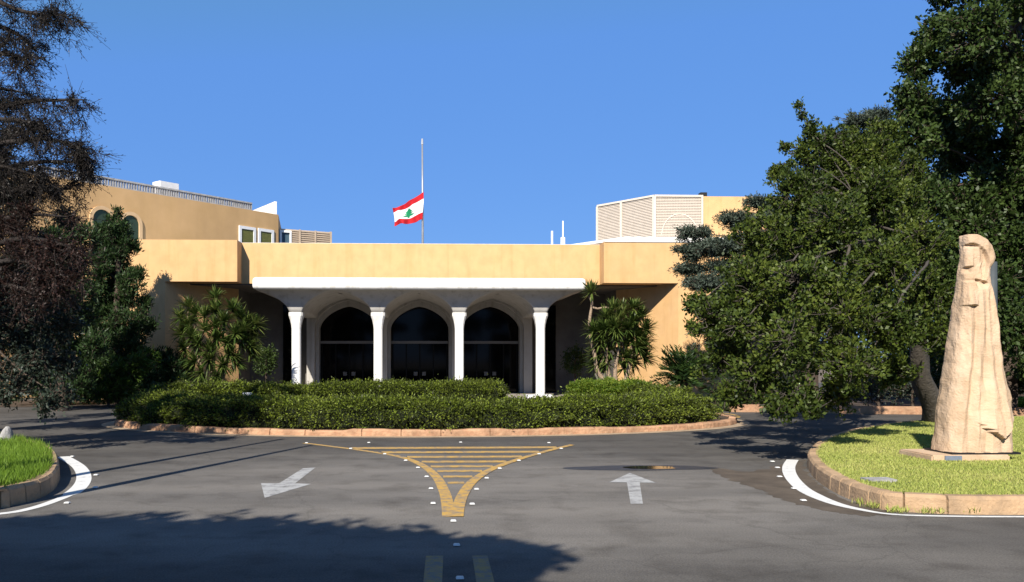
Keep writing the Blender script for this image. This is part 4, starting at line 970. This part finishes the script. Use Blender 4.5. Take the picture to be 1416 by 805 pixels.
# dense dark evergreen behind it
dk = [(-45, 120, 21, 36), (-50, 40, 21, 36), (5, 150, 20.5, 18), (-60, 250, 21, 60), (0, 235, 20, 42), (-10, 300, 20, 52), (30, 350, 20, 46), (-30, 380, 20, 60), (40, 410, 20, 48), (70, 440, 20, 42), (0, 440, 20, 55), (90, 300, 22, 26), (75, 360, 21, 36), (-60, 160, 21, 50), (10, 190, 20, 26), (-120, 300, 21, 60), (-110, 420, 21, 60), (-40, 480, 20, 60), (50, 480, 20, 50), (20, 270, 18.5, 26), (50, 330, 18, 24), (15, 380, 18, 34), (70, 400, 18.5, 26), (100, 380, 19, 18), (30, 440, 18, 30), (90, 440, 18.5, 26)]
q = P(-40, 590, 20.5); q.z = 0
tree('dark_evergreen', 'dense blackish evergreen behind the half-dead conifer', 'tree', [q, P(-40, 450, 20.5), P(-40, 300, 20.5), P(-40, 150, 20.5)], .3, [pc(*c) for c in dk], M['lf_dark'], M['bark'], .11, .035, 190, 15, .14, (.1, 0, -.1), limb=.09)
gl_ = [(20, 450, 16.8, 44), (55, 495, 16.8, 42), (88, 455, 17.2, 30), (78, 545, 16.2, 28), (20, 530, 16.4, 44), (-40, 470, 17, 50), (-40, 550, 16.6, 44), (95, 505, 16.8, 22), (45, 420, 17, 34), (60, 562, 16, 20), (100, 420, 17.4, 20), (-5, 415, 17.2, 40), (-90, 510, 17, 50)]
q = P(-30, 602, 17.2); q.z = .0
tree('grey_leaf_tree', 'low tree with grey-green leaves hanging over the road behind the long grass', 'tree', [q, P(-30, 540, 17.2), P(-10, 480, 17.1), P(0, 430, 17.1)], .14, [pc(*c) for c in gl_], M['lf_blue'], M['bark'], .085, .045, 260, 14, .12, (.1, -.1, .1), limb=.04, drop=.8)
# cypress against the wall
cy = []
yk = 33.6
for py, xl, xr in ((300, 158, 168), (322, 146, 178), (345, 138, 186), (370, 128, 192), (395, 122, 200), (420, 118, 206), (445, 112, 208), (470, 110, 210), (495, 108, 210), (518, 110, 205), (538, 112, 200)):
    rr_ = min(20, (xr - xl) / 2 * .62 + 3); x = xl + rr_ * .7
    while x <= xr - rr_ * .6: cy.append(pc(x + rr.uniform(-2, 2), py, yk + rr.uniform(-.5, .5), rr_, 1.2, 1.3)); x += rr_ * 1.05
cy += [pc(*c) for c in ((150, 312, yk, 9), (172, 318, yk, 10), (183, 342, yk, 13), (142, 335, yk, 13), (133, 355, yk, 14), (138, 318, yk, 11), (155, 306, yk, 10), (168, 312, yk, 11), (152, 335, yk, 13), (172, 336, yk, 13), (190, 380, yk, 14), (200, 420, yk, 14), (206, 450, yk, 14), (163, 292, yk, 5))]
q = P(162, 555, yk); q.z = 0
tree('cypress', 'upright green cypress with upswept sprays by the ochre wall corner', 'tree', [q, P(162, 450, yk), P(163, 360, yk), P(163, 305, yk)], .2, cy, M['lf_thuja'], M['bark'], .17, .042, 300, 12, .12, (.12, -.15, .9), limb=.05, out=.5)
cy = []
for py, xl, xr in ((330, 70, 120), (365, 55, 125), (400, 45, 130), (440, 40, 135), (480, 35, 135), (520, 35, 130)):
    x = xl
    while x <= xr: cy.append(pc(x, py + rr.uniform(-6, 6), 29 + rr.uniform(-.6, .6), 24, 1.1, 1.1)); x += 24
q = P(85, 565, 29.2); q.z = 0
tree('cypress', 'darker broad cypress between the half-dead conifer and the upright one', 'tree', [q, P(85, 450, 29.2), P(88, 340, 29.2)], .2, cy, M['lf_thuja'], M['bark'], .17, .042, 250, 11, .12, (.12, -.1, .8), limb=.05, out=.5)
for k, (lab, cl, m_) in enumerate((('low bright feathery shrub at the foot of the cypress', [(130, 528, 31.4, 20), (155, 518, 31.4, 22), (185, 508, 31.6, 22), (205, 496, 31.8, 15), (140, 545, 31.2, 16), (172, 540, 31.4, 20)], 'lf_shrub'),
                                  ('dark low shrub between bright shrub and wide yucca', [(215, 525, 33.6, 24), (240, 510, 33.8, 26), (225, 498, 33.8, 20), (250, 530, 33.4, 20), (200, 540, 33.4, 18)], 'lf_thuja'), ('dark low shrub in the shade left of the bright feathery shrub', [(70, 520, 32.8, 26), (100, 530, 33, 24), (110, 510, 33.2, 24), (60, 545, 32.6, 20), (90, 548, 32.6, 18), (115, 545, 32.8, 16), (35, 530, 32.8, 26)], 'lf_thuja'))):
    q = P(cl[0][0] + 20, 554, cl[0][2]); q.z = 0
    tree('feathery_shrub', lab, 'shrub', [q, P(cl[0][0] + 22, 540, cl[0][2]), P(cl[1][0] + 10, 522, cl[0][2])], .06, [pc(*c, 1.1, 1.0) for c in cl], M[m_], M['bark'], .22, .05, 230, 10, .10, (.6, -.1, .7), limb=.03, group='shrubs along the left wall')
bm = BM(); wl = catmull([Vector((X(20, 34.5), 33.9, 0)), Vector((X(110, 34), 33.6, 0)), Vector((X(230, 34), 33.7, 0)), Vector((X(330, 34.5), 34.3, 0))], 8)
for a, b in zip(wl, wl[1:]): hexa(bm, a, b, .2, -.02, .12)
bm.free()
bm = BM(); poly(bm, [(-18, 31.3), (X(108, 31.5), 31.4), (X(235, 32.3), 32.2), (X(330, 33.5), 33.5), (X(330, 36), YB - .02), (-18, YB - .02)], .01); tag(obj('bed_soil', bm, M['soil']), kind='structure')
# potted bushes in the porch shade
for lab, px, y_, rpx in (('dark round potted bush in the shade right of the columns', 795, 39.6, 20), ('dark potted bush in the shade between the wide yucca and columns', 368, 39.4, 20)):
    b = P(px, 549, y_); root = empty('potted_bush', (b.x, y_, 0), lab, 'potted plant', 'potted bushes on the porch'); off = np.array(root.location)
    bm = BM(); lathe(bm, (b.x, y_, 0), [(.2, 0), (.27, .45), (.3, .5), (.25, .5), (.24, .44)], 16); obj('pot', bm, mat('dark_pot', (.05, .035, .03), .8), root)
    e, d = ends_in(np.array([b.x, y_, 1.65]), (.62, .6, .75), 1500, .5); bm = BM(); tube(bm, [(b.x, y_, .4), (b.x, y_, 1.7)], [.05, .03], 6); obj('stem', bm, M['bark'], root)
    leaves('foliage', e, d + rng.normal(size=d.shape) * .6, .11, .06, M['lf_carob'], root)
# stone at the far end of the long grass
g = G(4, 612, .2); bm = BM(); bmesh.ops.create_icosphere(bm, subdivisions=3, radius=.2)
for v in bm.verts: v.co = Vector((v.co.x * 1.0 + g.x, v.co.y * .8 + g.y, max(-.02, v.co.z * .9 + .12 * math.sin(v.co.x * 17)) + .22))
tag(obj('boulder', bm, M['rock'], None, True), 'small pale grey stone at the far edge of the long grass', 'stone')

# ------------------------------------------------------------------ out of frame: casters of the foreground shadows, plus added sky-blocking trees
def sunpoint(px, py, k):
    """point k metres up the sun ray that reaches the ground at photo pixel"""
    g = G(px, py); return g - ldir * k
bt = []
for px, py, r in ((60, 745, 1.0), (180, 750, 1.0), (300, 752, 1.0), (420, 762, .95), (540, 775, .85), (640, 772, .6), (690, 768, .45), (735, 776, .3), (600, 760, .45), (480, 748, .45), (320, 738, .45), (200, 736, .4), (100, 735, .4), (20, 730, .5), (640, 800, .6), (450, 790, .9), (250, 780, .9), (50, 780, 1.0), (100, 800, 1.3), (300, 810, 1.2), (480, 820, 1.0), (620, 840, .8), (-100, 760, 1.3), (0, 850, 1.6), (250, 880, 1.6), (-200, 850, 1.8), (500, 900, 1.2), (400, 740, .45), (560, 752, .4)):
    c = sunpoint(px, py, 12 + rng.uniform(-1, 1)); bt.append((tuple(c), (r, r, r * .8)))
for px, py, r in ((80, 760, 1.0), (260, 762, 1.0), (430, 772, .8), (560, 776, .55), (150, 800, 1.1), (350, 800, 1.0), (520, 805, .7), (0, 800, 1.2), (-120, 780, 1.2)): bt.append((tuple(sunpoint(px, py, 7.6)), (r * .85, r * .85, r * .55)))  # lower clumps added along the same sun rays to block overhead sky
q = G(200, 850) - Vector((ldir.x, ldir.y, 0)) * 12; 
tree('shade_tree', 'broad leafy tree on the near side of the road throwing shade on the asphalt', 'tree', [Vector((q.x, q.y, 0)), Vector((q.x, q.y, 3)), Vector((q.x + .2, q.y + .2, 5.5)), Vector((q.x, q.y, 8))], .35, bt, M['lf_carob'], M['bark'], .20, .13, 190, 18, .16, limb=.12, inner=.3)
for (p0, p1) in (((82, 682), (432, 615.5)), ((86, 660), (392, 607))):
    a, b = G(*p0), G(*p1); hd = Vector((ldir.x, ldir.y, 0)).normalized()
    base = b - hd * ((b - a).length + 2.4); hgt = (b - base).length * math.tan(SUN_EL)
    root = empty('street_pole', Vector((base.x, base.y, .18)), 'slender grey pole beside the long grass bed, throwing a line of shade', 'pole', 'slender poles beside the road')
    bm = BM(); tube(bm, [(base.x, base.y, .18), (base.x, base.y, hgt * .5), (base.x, base.y, hgt)], [.11, .09, .05], 10); obj('shaft', bm, M['steel'], root, True)
    bm = BM(); lathe(bm, (base.x, base.y, .18), [(.14, 0), (.14, .04), (.08, .14)], 12); obj('base', bm, M['steel'], root)

for k, (tx, ty, lab) in enumerate(((10, -7, 'added dense tree blocking sky light, right of the viewpoint'), (3, -22, 'added dense tree blocking sky light, further back behind the viewpoint'), (-10, -24, 'added dense tree blocking sky light, far behind the broad shade tree'), (18, 2, 'added dense tree blocking sky light, beside the near end of the statue lawn'))):  # unseen trees added around the viewpoint to cut sky light on the road
    tree('sky_blocker_tree', lab, 'tree', [(tx, ty, 0), (tx, ty, 4), (tx + .2, ty, 8), (tx, ty, 11)], .35, [((tx + 2.6 * math.cos(a) * (1 - abs(z - 6.5) / 9), ty + 2.6 * math.sin(a) * (1 - abs(z - 6.5) / 9), z), (1.9, 1.9, 1.5)) for z in (3.5, 6, 8.5, 11) for a in (0, 1.57, 3.14, 4.71)], M['lf_carob'], M['bark'], .4, .26, 14, 16, .3, limb=.12, group='added sky-blocking trees')

wc, wd_ = [], []
for px, py in ((1232, 708), (1240, 709), (1281, 710), (1296, 710), (1345, 711), (1200, 701), (1188, 697), (1210, 703)):
    g = G(px, py)
    for _ in range(26): wc.append((g.x + random.gauss(0, .05), g.y - .02 + random.gauss(0, .02), 0)); wd_.append((random.gauss(0, .5), random.gauss(-.2, .4), 1))
tag(leaves('weeds', np.array(wc), np.array(wd_), .09, .014, M['grass']), 'small weed tufts growing in the joint below the lawn kerb', 'weeds', kind='stuff')
